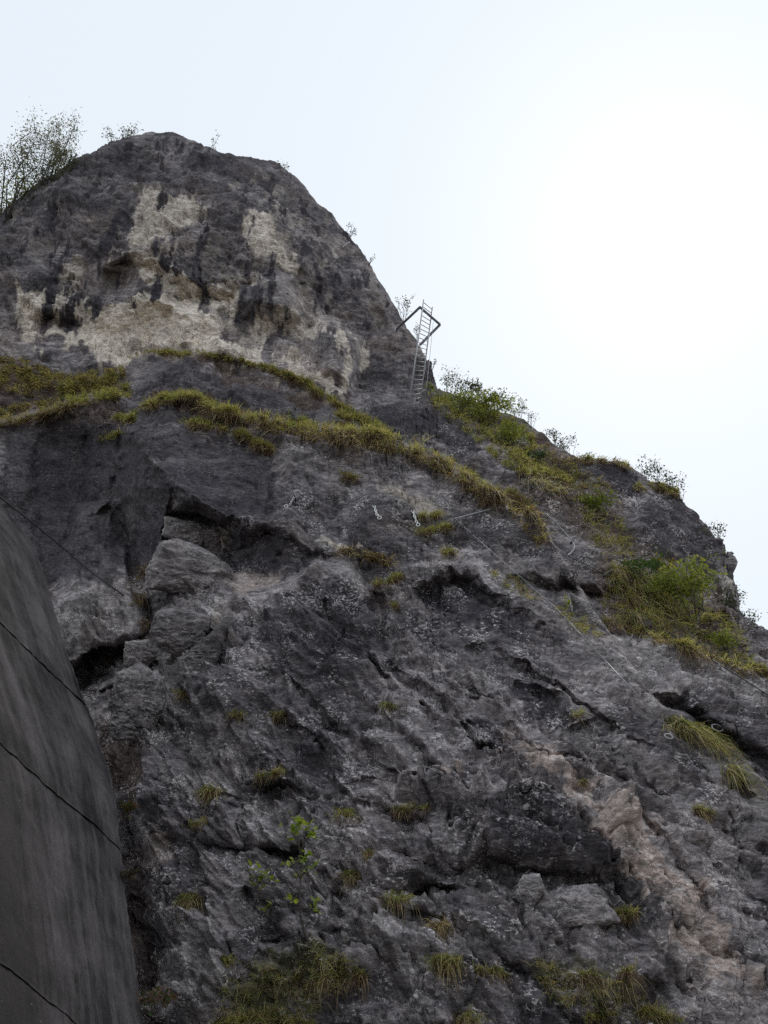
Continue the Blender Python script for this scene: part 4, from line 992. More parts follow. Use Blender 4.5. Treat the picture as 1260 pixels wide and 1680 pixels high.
for k in range(4):
    a_, b_ = np.array(SEAMS[k], float), np.array(SEAMS[k + 1], float)
    nr, nc = 70, 90
    G = np.zeros((nr, nc, 2))
    for i in range(nr):
        w = i / (nr - 1)
        gap = 1.4
        us = np.linspace(-260, 300, 700)
        vs_ = (np.interp(us, a_[:, 0], a_[:, 1]) + gap) * (1 - w) + (np.interp(us, b_[:, 0], b_[:, 1]) - gap) * w
        ok = us < np.interp(vs_, ev, eu) + 2.5 * fbm(vs_ / 25, 0 * vs_, 0 * vs_ + 3, 3)
        ue = us[ok][-1] if ok.any() else -259
        uu = np.linspace(-260, ue, nc)
        vv = np.interp(uu, us, vs_)
        j = 0.7 * fbm(uu / 22, np.full(nc, k * 9.0 + (0 if w < .5 else 5)), 0 * uu, 3) * (abs(w - 0.5) * 2) ** 6
        G[i, :, 0] = uu; G[i, :, 1] = vv + j
    F_ = slab_pt(G[..., 0], G[..., 1])
    flow = np.stack([(G[..., 0] - np.interp(G[..., 1], ev, eu)) / 420.0 + 1.0, G[..., 1] / 160.0, np.full((nr, nc), 0.37), np.ones((nr, nc))], -1).reshape(-1, 4)
    bumps = 0.006 * ridged(F_[..., 0] / 0.5, F_[..., 1] / 0.5, F_[..., 2] / 0.9, 4) + 0.012 * fbm(F_[..., 0] / 1.5, F_[..., 1] / 1.5, F_[..., 2] / 1.5, 3) + 0.012 * fbm(F_[..., 0] / 0.2, F_[..., 1] / 0.2, F_[..., 2] / 0.3, 3)
    rim = np.minimum.reduce([np.arange(nr)[:, None] * 0.5 + 0 * bumps, (nr - 1 - np.arange(nr))[:, None] * 0.5 + 0 * bumps, (nc - 1 - np.arange(nc))[None, :] * 0.6 + 0 * bumps])
    F_ = F_ + s_n * (bumps - 0.015 * np.exp(-rim))[..., None]
    Bk = F_ - s_n * 0.5
    A = np.concatenate([F_.reshape(-1, 3), Bk.reshape(-1, 3)])
    ii = np.arange(nr * nc).reshape(nr, nc); o2 = nr * nc
    q = [np.stack([ii[:-1, :-1], ii[:-1, 1:], ii[1:, 1:], ii[1:, :-1]], -1).reshape(-1, 4)]
    ring = np.concatenate([ii[0, :], ii[1:, -1], ii[-1, -2::-1], ii[-2:0:-1, 0]])
    q.append(np.stack([ring, np.roll(ring, -1), np.roll(ring, -1) + o2, ring + o2], -1))
    mesh_np('panel', A, np.concatenate(q), M_SLAB, sroot, attrs={'flow': np.concatenate([flow, flow])})

# ------------------------------------------------------------------ loose blocks lodged in the cliff
def boulder(outline, thick, label, name='boulder', push=0.0, seed=0, mat=None, flat=0.35):
    pl = np.array(outline, float); c = pl.mean(0)
    base = surf(c[0], c[1]); s = np.linalg.norm(base - CAM); ps = s / F_PX
    r0 = rays(c[0], c[1]); r0 = r0 / np.linalg.norm(r0)
    ctr = CAM + r0 * (s - push)
    right = np.cross(r0, [0, 0, 1]); right /= np.linalg.norm(right); up = np.cross(right, r0)
    n1, n2 = 150, 90
    ph = np.linspace(0, 2 * np.pi, n1, endpoint=False); th = np.linspace(0.0, np.pi, n2)
    rad = np.zeros(n1)
    for i, p in enumerate(ph):                       # radius of the outline in that direction
        d = np.array([math.cos(p), math.sin(p)]); best = 1
        for a, b in zip(pl, np.roll(pl, -1, 0)):
            e = b - a; den = d[0] * e[1] - d[1] * e[0]
            if abs(den) < 1e-9: continue
            t = ((a - c)[0] * e[1] - (a - c)[1] * e[0]) / den; w = ((a - c)[0] * d[1] - (a - c)[1] * d[0]) / den
            if t > 0 and -1e-6 <= w <= 1 + 1e-6: best = max(best, t)
        rad[i] = best
    TH, PH = np.meshgrid(th, ph, indexing='ij'); RAD = np.repeat(rad[None], n2, 0)
    q = np.abs(np.sin(TH)) ** (flat + 0.25)
    X, Y_ = RAD * np.cos(PH) * q, RAD * np.sin(PH) * q
    D = np.sign(np.cos(TH)) * np.abs(np.cos(TH)) ** 0.7 * thick
    pts = ctr + (X * ps)[..., None] * right - (Y_ * ps)[..., None] * up - (D * ps)[..., None] * r0
    nn = pts - ctr; nn /= np.linalg.norm(nn, axis=-1)[..., None]
    sz = rad.mean() * ps
    v1, g1 = facets(pts[..., 0] / (sz * 0.9) + seed, pts[..., 1] / (sz * 0.9), pts[..., 2] / (sz * 0.6), 0.8)
    v2, g2 = facets(pts[..., 0] / (sz * 0.35) + seed, pts[..., 1] / (sz * 0.35), pts[..., 2] / (sz * 0.22), 0.8)
    pts = pts + nn * (0.05 * sz * v2 + 0.13 * sz * v1 + 0.06 * sz * ridged(pts[..., 0] / sz * 2, pts[..., 1] / sz * 2, pts[..., 2] / sz * 4 + seed, 6, 0.62))[..., None]
    idx = np.arange(n1 * n2).reshape(n2, n1); nx = np.roll(idx, -1, 1)
    quads = np.stack([idx[:-1], nx[:-1], nx[1:], idx[1:]], -1).reshape(-1, 4)
    o = mesh_np(name, pts.reshape(-1, 3), quads, mat or M_BOULDER, smooth=False)
    return tag(o, label, 'boulder')
boulder([(263, 900), (287, 893), (333, 907), (370, 927), (377, 953), (353, 985), (337, 972), (283, 970), (253, 970), (250, 947)], 34, 'rounded grey chockstone wedged under the overhang above a dark slot', push=0.25, seed=1)
boulder([(275, 857), (310, 860), (350, 868), (386, 886), (388, 908), (366, 919), (320, 899), (273, 886)], 22, 'flat grey block directly above the rounded chockstone', push=0.15, seed=2)
boulder([(193, 1115), (220, 1097), (255, 1117), (262, 1160), (240, 1205), (200, 1205), (188, 1160)], 26, 'pale upright boulder in the gully beside the smooth slab', push=0.3, seed=3)
boulder([(258, 1010), (300, 1001), (338, 1010), (334, 1045), (304, 1072), (268, 1062), (254, 1040)], 22, 'pale angular block directly beneath the rounded chockstone and its slot', push=0.1, seed=8)
boulder([(302, 1085), (340, 1045), (366, 1002), (374, 1020), (356, 1086), (322, 1146), (300, 1128)], 18, 'long pale rib of stone leaning right of the angular block', push=0.1, seed=9)
boulder([(206, 1058), (238, 1052), (254, 1074), (238, 1096), (210, 1092)], 16, 'small grey stone above the pale upright boulder', push=0.15, seed=10)
boulder([(943, 970), (950, 978), (975, 1008), (1000, 1050), (985, 1052), (962, 1040), (948, 1012)], 10, 'thin pale pointed flake standing below the dark cavity', name='rock_flake', push=0.2, seed=4)
boulder([(866, 1492), (895, 1472), (940, 1464), (972, 1460), (984, 1478), (1002, 1508), (950, 1512), (890, 1515)], 26, 'light grey block lying under the long low overhang', push=0.0, seed=5)
boulder([(845, 1470), (862, 1440), (884, 1440), (890, 1462), (868, 1484)], 16, 'small brownish stone beside the light grey block', push=0.05, seed=6)
boulder([(1165, 1398), (1185, 1384), (1204, 1396), (1200, 1420), (1176, 1424)], 14, 'round grey stone lodged in the crack near the right edge', push=0.05, seed=7)

# ------------------------------------------------------------------ via ferrata: ladder on its bracket
lb, lt = surf(671.0, 668.0), None
yb = lb[1] - 0.4
railL = [at(670.2, 669.5, yb), at(695.2, 492.0, yb + 0.15)]
railR = [at(688.5, 664.0, yb + 0.46), at(709.5, 504.0, yb + 0.61)]
lad = empty('ladder', railL[0], 'grey metal ladder standing against the skyline edge of the rock dome', 'ladder')
rr = 0.027
MB().tube([railL[0], railL[1]], rr, 8).build('side_rail', M_STEEL, lad)
MB().tube([railR[0], railR[1]], rr, 8).build('side_rail', M_STEEL, lad)
NRUNG = 23
for k in range(NRUNG):
    t = 0.025 + 0.95 * k / (NRUNG - 1)
    MB().tube([railL[0] * (1 - t) + railL[1] * t, railR[0] * (1 - t) + railR[1] * t], 0.015, 6).build('rung', M_STEEL, lad)
lL = lambda t: railL[0] * (1 - t) + railL[1] * t
lR = lambda t: railR[0] * (1 - t) + railR[1] * t
axis = railR[0] - railL[0]; axis = axis / np.linalg.norm(axis); into = np.cross([0, 0, 1], axis); into = into / np.linalg.norm(into)
if into[1] < 0: into = -into
c1 = at(689.0, 504.0, yb + 0.16); c2 = at(722.0, 532.5, yb + 0.78)
a1, a2 = surf(650.0, 541.0), at(689.0, 566.0, yb + 0.9)
for p, q, nm in ((a1, c1, 'bracket_arm'), (c1, c2, 'bracket_crossbar'), (c2, a2, 'bracket_arm')):
    MB().bar(p, q, 0.06, 0.085).build(nm, M_BRACKET, lad, smooth=False)
MB().bar(a1 + np.array([0, -0.04, -0.15]), a1 + np.array([0, -0.04, 0.12]), 0.16, 0.04, up=(0, 1, 0)).build('wall_plate', M_STEEL, lad, smooth=False)
w0 = at(711.0, 528.0, yb + 0.72)
MB().tube([w0, at(707.5, 560, yb + 0.72), at(704.5, 590, yb + 0.7), at(701, 622, yb + 0.6), at(697.5, 652.0, yb + 0.45)], 0.009, 5).build('safety_wire', M_STEEL, lad)

# --- anchor chains on the dark wall
def chain(top, end, ring, label, n=5, size=6.0):
    p0, p1 = near(top[0], top[1], 0.2), near(end[0], end[1], 0.22)
    root = empty('anchor_chain', p0, label, 'chain', 'anchor chains on the dark wall')
    ps = pxm(*top); d = p1 - p0; ln = np.linalg.norm(d); d = d / ln; s1 = np.cross(d, [0, -1, 0]); s1 /= np.linalg.norm(s1); s2 = np.cross(d, s1)
    MB().tube([p0 + np.array([0, 0.25, 0.0]), p0 + np.array([0, -0.03, 0])], 0.02, 8).build('anchor_bolt', M_DARKIRON, root)
    for k in range(n):
        c = p0 + d * (ln * (k + 0.5) / n)
        ax = s1 if k % 2 else s2
        ax = ax * 0.8 + (s2 if k % 2 else s1) * 0.45
        MB().torus(c, ax, d, ln / n * 0.33, 0.011, 14, 6, 1.7).build('link', M_BRIGHT, root)
    if ring is not None:
        c = near(ring[0], ring[1], 0.24)
        MB().torus(c, (0.25, -0.9, 0.3), (0.6, 0.1, 0.7), ps * 2.6, 0.011, 16, 6, 1.2).build('ring', M_BRIGHT, root)
chain((483.4, 814), (475, 829), (469.5, 830.5), 'short bright chain whose ring hangs towards its left, nearest the tall crack')
chain((613.3, 829), (619, 846), (622.5, 849.5), 'short bright chain with an open ring at its foot, middle of the three')
chain((676.6, 837), (684, 858), (686, 861), 'bright chain nearest the iron rod, hanging just above a grassy edge')

# --- cables and pegs
def cable(name, pts, label, r_px=1.1, off=0.18, mat=None, cat='cable', raw=None):
    q = [near(u, v, off) for u, v in pts] if raw is None else raw
    # smooth resample
    q = np.array(q); t = np.concatenate([[0], np.cumsum(np.linalg.norm(np.diff(q, axis=0), axis=1))]); tn = np.linspace(0, t[-1], len(q) * 6)
    q2 = np.stack([np.interp(tn, t, q[:, i]) for i in range(3)], -1)
    for _ in range(3): q2[1:-1] = 0.25 * q2[:-2] + 0.5 * q2[1:-1] + 0.25 * q2[2:]
    r = r_px * np.linalg.norm(q2.mean(0) - CAM) / F_PX
    o = MB().tube([p for p in q2], r, 6).build(name, mat or M_CABLE)
    return tag(o, label, cat)
def straight(a, b, offa, offb, sag=0.0, n=9):
    p, q = near(*a, offa), near(*b, offb)
    return [near(a[0] + (b[0] - a[0]) * t, a[1] + (b[1] - a[1]) * t + 2.0 * sag * 20 * t * (1 - t), offa * 0.6) for t in np.linspace(0, 1, n)] if sag >= 0 else [p * (1 - t) + q * t - np.array([0, 0, sag * 4 * t * (1 - t)]) for t in np.linspace(0, 1, n)]
cable('steel_cable', None, 'long steel cable running diagonally down the rock from the iron rod', 0.65, raw=straight((746, 851), (915, 1000), 0.35, 0.35, 0.05) + straight((915, 1000), (1078, 1174), 0.35, 0.2, 0.04)[1:])
cable('steel_cable', [(893, 840), (905, 851), (920, 866), (937, 885), (942, 892), (942, 900), (938, 906), (931, 911)], 'short pale cable ending in a curved loop above the dark cavity', 0.85, 0.3)
cable('steel_cable', None, 'thin dark cable crossing the grassy slope on the right', 0.9, raw=straight((932, 912), (996, 943), 0.3, 0.3) + straight((996, 943), (1100, 1040), 0.3, 0.5)[1:] + straight((1100, 1040), (1285, 1155), 0.5, 0.4)[1:], mat=M_DARKIRON)
lc = [at(-60, 762, 12.5), at(0, 815, 13.6), at(60, 863, 14.7), at(120, 913, 15.8)]; lc.append(near(203, 977, 0.02)); lc.insert(4, (lc[3] * 0.5 + lc[4] * 0.5) + np.array([0, 0, -0.03]))
cable('steel_cable', None, 'black cable stretched from the left picture edge down to a lodged block', 1.25, raw=lc, mat=M_DARKIRON)
cable('iron_rod', None, 'pale straight iron rod sticking out at the top of the diagonal cable', 1.0, raw=[near(745, 851, 0.35), near(806, 835, 0.25)], mat=M_STEEL, cat='rod')
cable('iron_peg', None, 'dark stubby peg where the rod meets the diagonal cable', 2.2, raw=[near(747, 850, 0.36), near(740, 863, 0.05)], mat=M_DARKIRON, cat='peg')
cable('iron_peg', None, 'dark peg carrying the thin cable at the edge of the grass', 1.8, raw=[near(1003, 936, 0.3), near(990, 945, 0.05)], mat=M_DARKIRON, cat='peg')
cable('iron_peg', None, 'tiny dark peg beside the bend of the looped cable', 1.6, raw=[near(941, 886, 0.3), near(936, 892, 0.02)], mat=M_DARKIRON, cat='peg')
cable('iron_rod', None, 'tiny pale rod near the skyline high on the dome', 1.0, raw=[near(561, 406, 0.25), near(573, 397, 0.25)], mat=M_STEEL, cat='rod')
def staple(u, v, w, h, label, lean=3):
    p = [near(u, v, 0.0), near(u + lean, v - h, 0.22), near(u + lean + w, v - h, 0.22), near(u + w, v, 0.0)]
    s = np.linalg.norm(p[0] - CAM) / F_PX
    o = MB().tube(p, 1.1 * s, 6).build('iron_staple', M_DARKIRON)
    tag(o, label, 'rung', 'iron staples let into the rock')
staple(1032, 1057, 13, 17, 'dark iron step staple on the smooth rounded rock under the grass', 6)
def loop(u, v, r, label):
    c = near(u, v, 0.12); s = np.linalg.norm(c - CAM) / F_PX
    o = MB().torus(c, (0.3, -0.8, 0.5), (1, 0.2, 0), r * s, 1.0 * s, 18, 6, 1.2).build('cable_loop', M_STEEL)
    tag(o, label, 'loop')
loop(1177, 1194, 7, 'pale cable loop in the dark slanting recess near the right edge')
loop(1097, 1208, 5, 'small cable loop at the foot of the diagonal cable')

# ------------------------------------------------------------------ vegetation
GREEN = [(0.26, 0.285, 0.085), (0.34, 0.345, 0.115), (0.43, 0.40, 0.17), (0.19, 0.225, 0.075)]
STRAW = [(0.42, 0.33, 0.18), (0.33, 0.25, 0.13), (0.5, 0.42, 0.26), (0.24, 0.17, 0.1)]
SOILB = [(0.07, 0.05, 0.035)]
BROWN = [(0.13, 0.085, 0.05), (0.09, 0.06, 0.04), (0.18, 0.115, 0.07)]
class Blades:
    def __init__(s): s.r = []; s.d = []; s.l = []; s.w = []; s.g = []; s.c = []
    def add(s, roots, dirs, lens, wid, grav, cols):
        s.r.append(roots); s.d.append(dirs); s.l.append(lens); s.w.append(wid); s.g.append(grav); s.c.append(cols)
    def build(s, name, parent=None, mat=None):
        r, d, l, w, g, c = [np.concatenate(a) for a in (s.r, s.d, s.l, s.w, s.g, s.c)]
        n = len(r); d = d / np.linalg.norm(d, axis=1)[:, None]
        sd = np.cross(d, rng.normal(size=(n, 3))); sd /= np.linalg.norm(sd, axis=1)[:, None] + 1e-9
        P_ = []
        for t in (0.0, 0.38, 0.72, 1.0):
            P_.append(r + d * (l * t)[:, None] + np.array([0, 0, -1.0]) * (l * g * t * t)[:, None])
        V_ = np.stack([P_[0] - sd * (w * .5)[:, None], P_[0] + sd * (w * .5)[:, None], P_[1] - sd * (w * .45)[:, None], P_[1] + sd * (w * .45)[:, None],
                       P_[2] - sd * (w * .3)[:, None], P_[2] + sd * (w * .3)[:, None], P_[3]], 1).reshape(-1, 3)
        b = (np.arange(n) * 7)[:, None]
        T = np.concatenate([b + np.array([[0, 1, 3]]), b + np.array([[0, 3, 2]]), b + np.array([[2, 3, 5]]), b + np.array([[2, 5, 4]]), b + np.array([[4, 5, 6]])])
        col = np.repeat(np.concatenate([c, np.ones((n, 1))], 1)[:, None], 7, 1).copy()
        col[:, :2, :3] *= 0.8
        return mesh_np(name, V_, T, mat or M_GRASS, parent, attrs={'tint': col.reshape(-1, 4)})
def pick(pal, n):
    p = np.array(pal); c = p[rng.integers(0, len(p), n)]
    return c * rng.uniform(0.75, 1.25, (n, 1))
def sample_line(pts, n, jit_u, jit_lo, jit_hi):
    p = np.array(pts, float); t = np.concatenate([[0], np.cumsum(np.linalg.norm(np.diff(p, axis=0), axis=1))])
    s_ = rng.uniform(0, t[-1], n)
    clump = 0.8 * gnoise(s_ / 13.0, 0 * s_ + t[-1], 0 * s_) + 0.6 * gnoise(s_ / 48.0, 0 * s_ + t[-1] + 7, 0 * s_)
    s_ = s_[rng.random(n) < np.clip(0.45 + 1.7 * clump, 0.04, 1)]
    n = len(s_)
    return np.interp(s_, t, p[:, 0]) + rng.normal(0, jit_u, n), np.interp(s_, t, p[:, 1]) + rng.uniform(jit_lo, jit_hi, n) + 7 * gnoise(s_ / 25.0, 0 * s_ + 2, 0 * s_)
def sample_poly(pts, n):
    p = np.array(pts, float); lo, hi = p.min(0), p.max(0)
    q = rng.uniform(lo, hi, (n * 3, 2)); ins = np.zeros(len(q), bool)
    for a, b in zip(p, np.roll(p, -1, 0)):
        ins ^= ((a[1] > q[:, 1]) != (b[1] > q[:, 1])) & (q[:, 0] < (b[0] - a[0]) * (q[:, 1] - a[1]) / (b[1] - a[1] + 1e-9) + a[0])
    q = q[ins]
    k = gnoise(q[:, 0] / 16, q[:, 1] / 16, 0 * q[:, 0] + 3)
    q = q[rng.random(len(q)) < np.clip(0.45 + 1.6 * k, 0.03, 1)][:n]
    return q[:, 0], q[:, 1]
def grow(B, u, v, len_px, mode, pal, wid_px=1.0, hold=None):
    n = len(u)
    if n == 0: return
    r = surf(u, v) + np.stack([0 * u, -0.02 + 0 * u, 0 * u], -1); ps = pxm(u, v)
    if hold is not None:                       # keep a tuft together: roots stay close to its centre
        dd = r - CAM; sl = np.linalg.norm(dd, axis=1); r = CAM + dd * (np.clip(sl, hold - 0.12, hold + 0.12) / sl)[:, None]
    nz = rng.normal(size=(n, 3))
    if mode == 'up':
        d = nz * [0.45, 0.35, 0.2] + [0.05, -0.45, 0.85]; g = rng.uniform(0.15, 0.75, n)
    elif mode == 'hang':
        d = nz * [0.35, 0.25, 0.2] + [0.0, -0.75, 0.15]; g = rng.uniform(0.7, 1.3, n)
    else:
        d = nz * [0.5, 0.3, 0.3] + [0.0, -0.7, 0.5]; g = rng.uniform(0.4, 1.0, n)
    B.add(r, d, len_px * ps * (0.3 + 1.1 * rng.random(n) ** 1.6), wid_px * ps * rng.uniform(0.7, 1.3, n), g, pick(pal, n))
def strip(B, pts, n, up=14, hang=16, green=0.6, lo=-5, hi=8):
    u, v = sample_line(pts, int(n * 2.0 * green), 3, lo, hi * 0.4); grow(B, u, v, up, 'up', GREEN + STRAW[:3])
    u, v = sample_line(pts, int(n * 1.2 * green), 3, lo, hi * 0.6); grow(B, u, v, up, 'mid', GREEN + STRAW[1:2])
    u, v = sample_line(pts, int(n * 3.0 * (1 - green)), 3, lo * 0.3, hi); grow(B, u, v, hang * 1.25, 'hang', STRAW + BROWN * 2)
def field(B, pts, n, ln=14, pal=None, mode='mid'):
    u, v = sample_poly(pts, n); grow(B, u, v, ln, mode, pal or GREEN + STRAW)
def grass(label, fn):
    B = Blades(); fn(B)
    return tag(B.build('grass'), label, 'grass', None, 'stuff')

def g1(B):
    strip(B, [(214, 590), (228, 580), (330, 582), (380, 592), (440, 606)], 1500, 9, 7, 0.75, -4, 3); strip(B, [(440, 606), (500, 630), (560, 668), (612, 694)], 1700, 12, 10, 0.75, -4, 6)
    u, v = sample_line([(360, 588), (378, 592), (386, 594)], 200, 5, -4, 4); grow(B, u, v, 14, 'up', [(0.03, 0.045, 0.012)])
grass('green fringe of grass along the foot of the summit dome', g1)
def g2(B):
    strip(B, [(230, 672), (260, 662), (320, 650)], 1800, 14, 12, 0.75, -6, 6); strip(B, [(318, 652), (350, 676), (420, 690), (440, 692)], 2600, 16, 20, 0.7, -8, 10)
    strip(B, [(430, 690), (520, 706), (590, 716), (660, 732), (720, 756), (770, 786), (805, 818)], 7000, 15, 24, 0.52, -12, 18)
    strip(B, [(555, 682), (590, 690), (640, 715)], 1200, 16, 8, 0.9, -4, 6)
    field(B, [(560, 690), (640, 712), (760, 770), (800, 810), (760, 800), (680, 755), (600, 730), (520, 718)], 2600, 20, GREEN + STRAW)
    field(B, [(440, 690), (520, 700), (520, 716), (440, 704)], 700, 14, GREEN)
grass('long band of green and straw grass hanging over the main shelf', g2)
def g3(B): strip(B, [(296, 692), (340, 700), (390, 712), (446, 740)], 3200, 13, 14, 0.72, -5, 7)
grass('short grass strip just below the main shelf above the dark block', g3)
def g4(B):
    field(B, [(-30, 585), (40, 590), (110, 616), (205, 602), (208, 636), (150, 650), (60, 655), (-30, 630)], 5200, 10, GREEN + STRAW + STRAW)
    field(B, [(20, 596), (110, 624), (200, 612), (196, 632), (110, 642), (50, 626)], 2600, 14, GREEN + STRAW)
grass('dry yellowish grass on the upper left ledge', g4)
def g5(B):
    field(B, [(-30, 672), (60, 662), (130, 640), (215, 630), (214, 654), (130, 668), (60, 694), (-30, 706)], 4600, 11, GREEN + STRAW * 2); field(B, [(90, 648), (210, 632), (213, 650), (120, 664)], 1800, 13, GREEN)
    strip(B, [(-20, 700), (60, 686), (130, 662)], 900, 9, 14, 0.3, -6, 6)
    strip(B, [(165, 722), (180, 718), (198, 714)], 400, 12, 6, 0.9); strip(B, [(190, 685), (215, 690), (225, 676)], 400, 10, 6, 0.8)
grass('grass on the lower left ledge above the dark smooth recess', g5)
def g6(B):
    field(B, [(705, 652), (760, 656), (850, 690), (880, 720), (890, 770), (830, 770), (770, 715), (720, 680)], 5200, 13, GREEN * 3 + STRAW)
    field(B, [(830, 740), (900, 730), (960, 770), (1000, 800), (960, 830), (880, 800)], 2600, 15, GREEN + STRAW + BROWN)
    strip(B, [(850, 775), (900, 778), (940, 790)], 900, 14, 10, 0.8); strip(B, [(940, 752), (1000, 756), (1030, 760)], 900, 9, 8, 0.3); strip(B, [(1040, 800), (1080, 798), (1112, 812)], 900, 9, 8, 0.6)
grass('green and brown grass on the ridge to the right of the ladder', g6)
def g7(B):
    field(B, [(950, 830), (1020, 850), (1050, 930), (1110, 970), (1190, 1000), (1235, 1080), (1220, 1100), (1100, 1060), (1010, 1036), (985, 990), (1000, 930), (960, 870)], 8200, 18, GREEN * 2 + STRAW)
    strip(B, [(990, 1020), (1050, 1035), (1120, 1060), (1230, 1100)], 2400, 16, 18, 0.5); u, v = sample_poly([(1000, 930), (1060, 940), (1130, 990), (1100, 1030), (1010, 1000)], 1500); grow(B, u, v, 34, 'hang', STRAW + GREEN, 1.1)
    strip(B, [(1220, 1085), (1265, 1110), (1300, 1130)], 700, 14, 10, 0.5)
grass('thick green and straw grass on the slope under the right-hand outcrop', g7)
def g8(B):
    u, v = sample_line([(1095, 1180), (1130, 1190), (1160, 1200), (1190, 1230), (1208, 1270)], 1700, 8, -4, 14); grow(B, u, v, 40, 'hang', STRAW + GREEN * 2 + BROWN, 1.2)
    u, v = sample_line([(1095, 1180), (1150, 1196), (1190, 1230)], 700, 5, -4, 5); grow(B, u, v, 18, 'mid', GREEN, 1.3)
grass('shaggy grass mat hanging down the smooth face near the right edge', g8)
def g9(B):
    strip(B, [(805, 810), (840, 815), (868, 840)], 1500, 16, 22, 0.35, -8, 10); field(B, [(800, 800), (870, 820), (900, 880), (885, 900), (850, 860)], 1300, 18, STRAW * 2 + GREEN + BROWN)
    field(B, [(800, 935), (850, 950), (890, 985), (870, 985), (820, 960)], 800, 14, GREEN + STRAW); field(B, [(900, 990), (960, 1010), (990, 1046), (950, 1040)], 800, 14, STRAW + GREEN)
    u, v = sample_line([(860, 792), (890, 790), (910, 806)], 160, 6, -6, 6); grow(B, u, v, 42, 'hang', [(0.42, 0.38, 0.28)], 1.2)
    u, v = sample_line([(660, 716), (690, 730), (700, 722)], 90, 8, -6, 6); grow(B, u, v, 36, 'mid', [(0.42, 0.38, 0.28)], 1.1)
grass('straw coloured grass along the edge beside the diagonal cable', g9)
def g10(B):
    field(B, [(370, 1610), (430, 1570), (480, 1590), (520, 1540), (560, 1560), (590, 1600), (540, 1640), (470, 1700), (350, 1710)], 2000, 19, GREEN * 2 + STRAW * 2, 'mid')
    strip(B, [(470, 1610), (530, 1600), (600, 1600)], 500, 17, 22, 0.5, -8, 8); strip(B, [(350, 1690), (430, 1670), (520, 1690)], 900, 22, 22, 0.6, -10, 10)
grass('coarse green grass at the bottom beneath the leafy sapling', g10)
def g11(B):
    field(B, [(858, 1570), (900, 1575), (960, 1610), (1040, 1610), (1060, 1640), (980, 1660), (900, 1640)], 1500, 15, GREEN * 2 + STRAW * 2, 'mid'); strip(B, [(930, 1600), (1000, 1600), (1040, 1590)], 500, 14, 24, 0.5)
    strip(B, [(960, 1672), (1050, 1660), (1120, 1676)], 500, 22, 20, 0.7)
grass('flat green grass patch among dark rock at the lower right', g11)
def g12(B):
    for pts, n in (([(686, 876), (720, 870), (742, 866)], 360), ([(728, 908), (750, 906)], 200), ([(612, 960), (640, 956), (660, 945)], 420), ([(640, 990), (652, 1000)], 120), ([(850, 965), (870, 970)], 100), ([(560, 780), (600, 790)], 160), ([(690, 850), (722, 846)], 220), ([(1140, 1328), (1168, 1336)], 260),
                   ([(780, 1590), (830, 1600)], 150), ([(420, 1278), (470, 1268)], 160), ([(300, 1358), (340, 1350)], 160), ([(640, 1330), (700, 1326)], 260), ([(1000, 1498), (1040, 1500)], 300), ([(920, 1178), (960, 1172)], 60), ([(230, 1160), (260, 1150)], 60)):
        strip(B, pts, n, 14, 14, 0.65, -4, 5)
    u, v = sample_line([(560, 905), (600, 915), (640, 925)], 500, 5, -6, 6); grow(B, u, v, 26, 'mid', STRAW + BROWN, 1.2)
    for pts in ([(226, 990), (240, 960)], [(236, 1010), (246, 1040)], [(215, 960), (250, 930)]):
        u, v = sample_line(pts, 420, 6, -8, 12); grow(B, u, v, 24, 'hang', BROWN + STRAW[1:2], 1.2)
    u, v = sample_line([(60, 940), (75, 960)], 200, 8, -14, 14); grow(B, u, v, 12, 'mid', BROWN, 1.2)
grass('scattered wisps of dry grass in the cracks of the face', g12)

def tuft(u, v, n, ln, label, pal=None, hang=0.45):
    root = empty('grass_tuft', surf(u, v), label, 'grass tuft', 'grass tufts growing from the rock')
    B = Blades(); n = int(n * 1.5); k = int(n * (1 - hang)); hd = float(np.linalg.norm(surf(u, v) - CAM))
    s_ = ln * 0.45
    grow(B, u + rng.normal(0, s_, k), v + rng.normal(0, s_ * 0.4, k), ln, 'mid', pal or GREEN + STRAW[:1], 1.1, hd)
    k = n - k
    grow(B, u + rng.normal(0, s_, k), v + rng.normal(0, s_ * 0.4, k) + 3, ln * 1.25, 'hang', STRAW + BROWN[:1], 1.0, hd)
    B.build('blades', root)
TUFTS = [(390, 1172, 150, 30, 'upright grass tuft on the face above the left hollows'), (458, 1172, 80, 20, 'small green tuft to the right of the upright one'), (300, 1136, 130, 20, 'mossy yellow green tuft at the head of the gully'),
         (636, 1158, 120, 22, 'grass tuft in the middle of the bedded face'), (345, 1298, 150, 26, 'green tuft on the ledge left of the first hollow'), (566, 1335, 150, 28, 'tuft with bare dangling roots right of the sapling top'),
         (606, 1398, 90, 24, 'slim tuft standing at the head of the dark cleft'), (575, 1434, 160, 34, 'drooping tuft over the dark cleft beside the sapling'), (652, 1474, 180, 30, 'tuft left of the widest low hollow'),
         (722, 1518, 140, 28, 'straw coloured tuft below the widest low hollow'), (730, 1576, 260, 38, 'broad tuft with long dry skirts low in the centre'), (312, 1474, 240, 36, 'bushy tuft above the rounded lichen rock at left'),
         (372, 1574, 170, 30, 'tuft on the right flank of the rounded lichen rock'), (765, 1668, 160, 30, 'tuft at the bottom edge in the centre'), (955, 1282, 60, 18, 'tiny tuft beside the tan scar'), (1020, 1500, 90, 22, 'tuft right of the light grey block')]
for t in TUFTS:
    tuft(t[0], t[1], int(t[2] * rng.uniform(0.6, 1.5)), t[3] * rng.uniform(0.4, 0.8), t[4], (STRAW if 'straw' in t[4] else None), rng.uniform(0.2, 0.7))

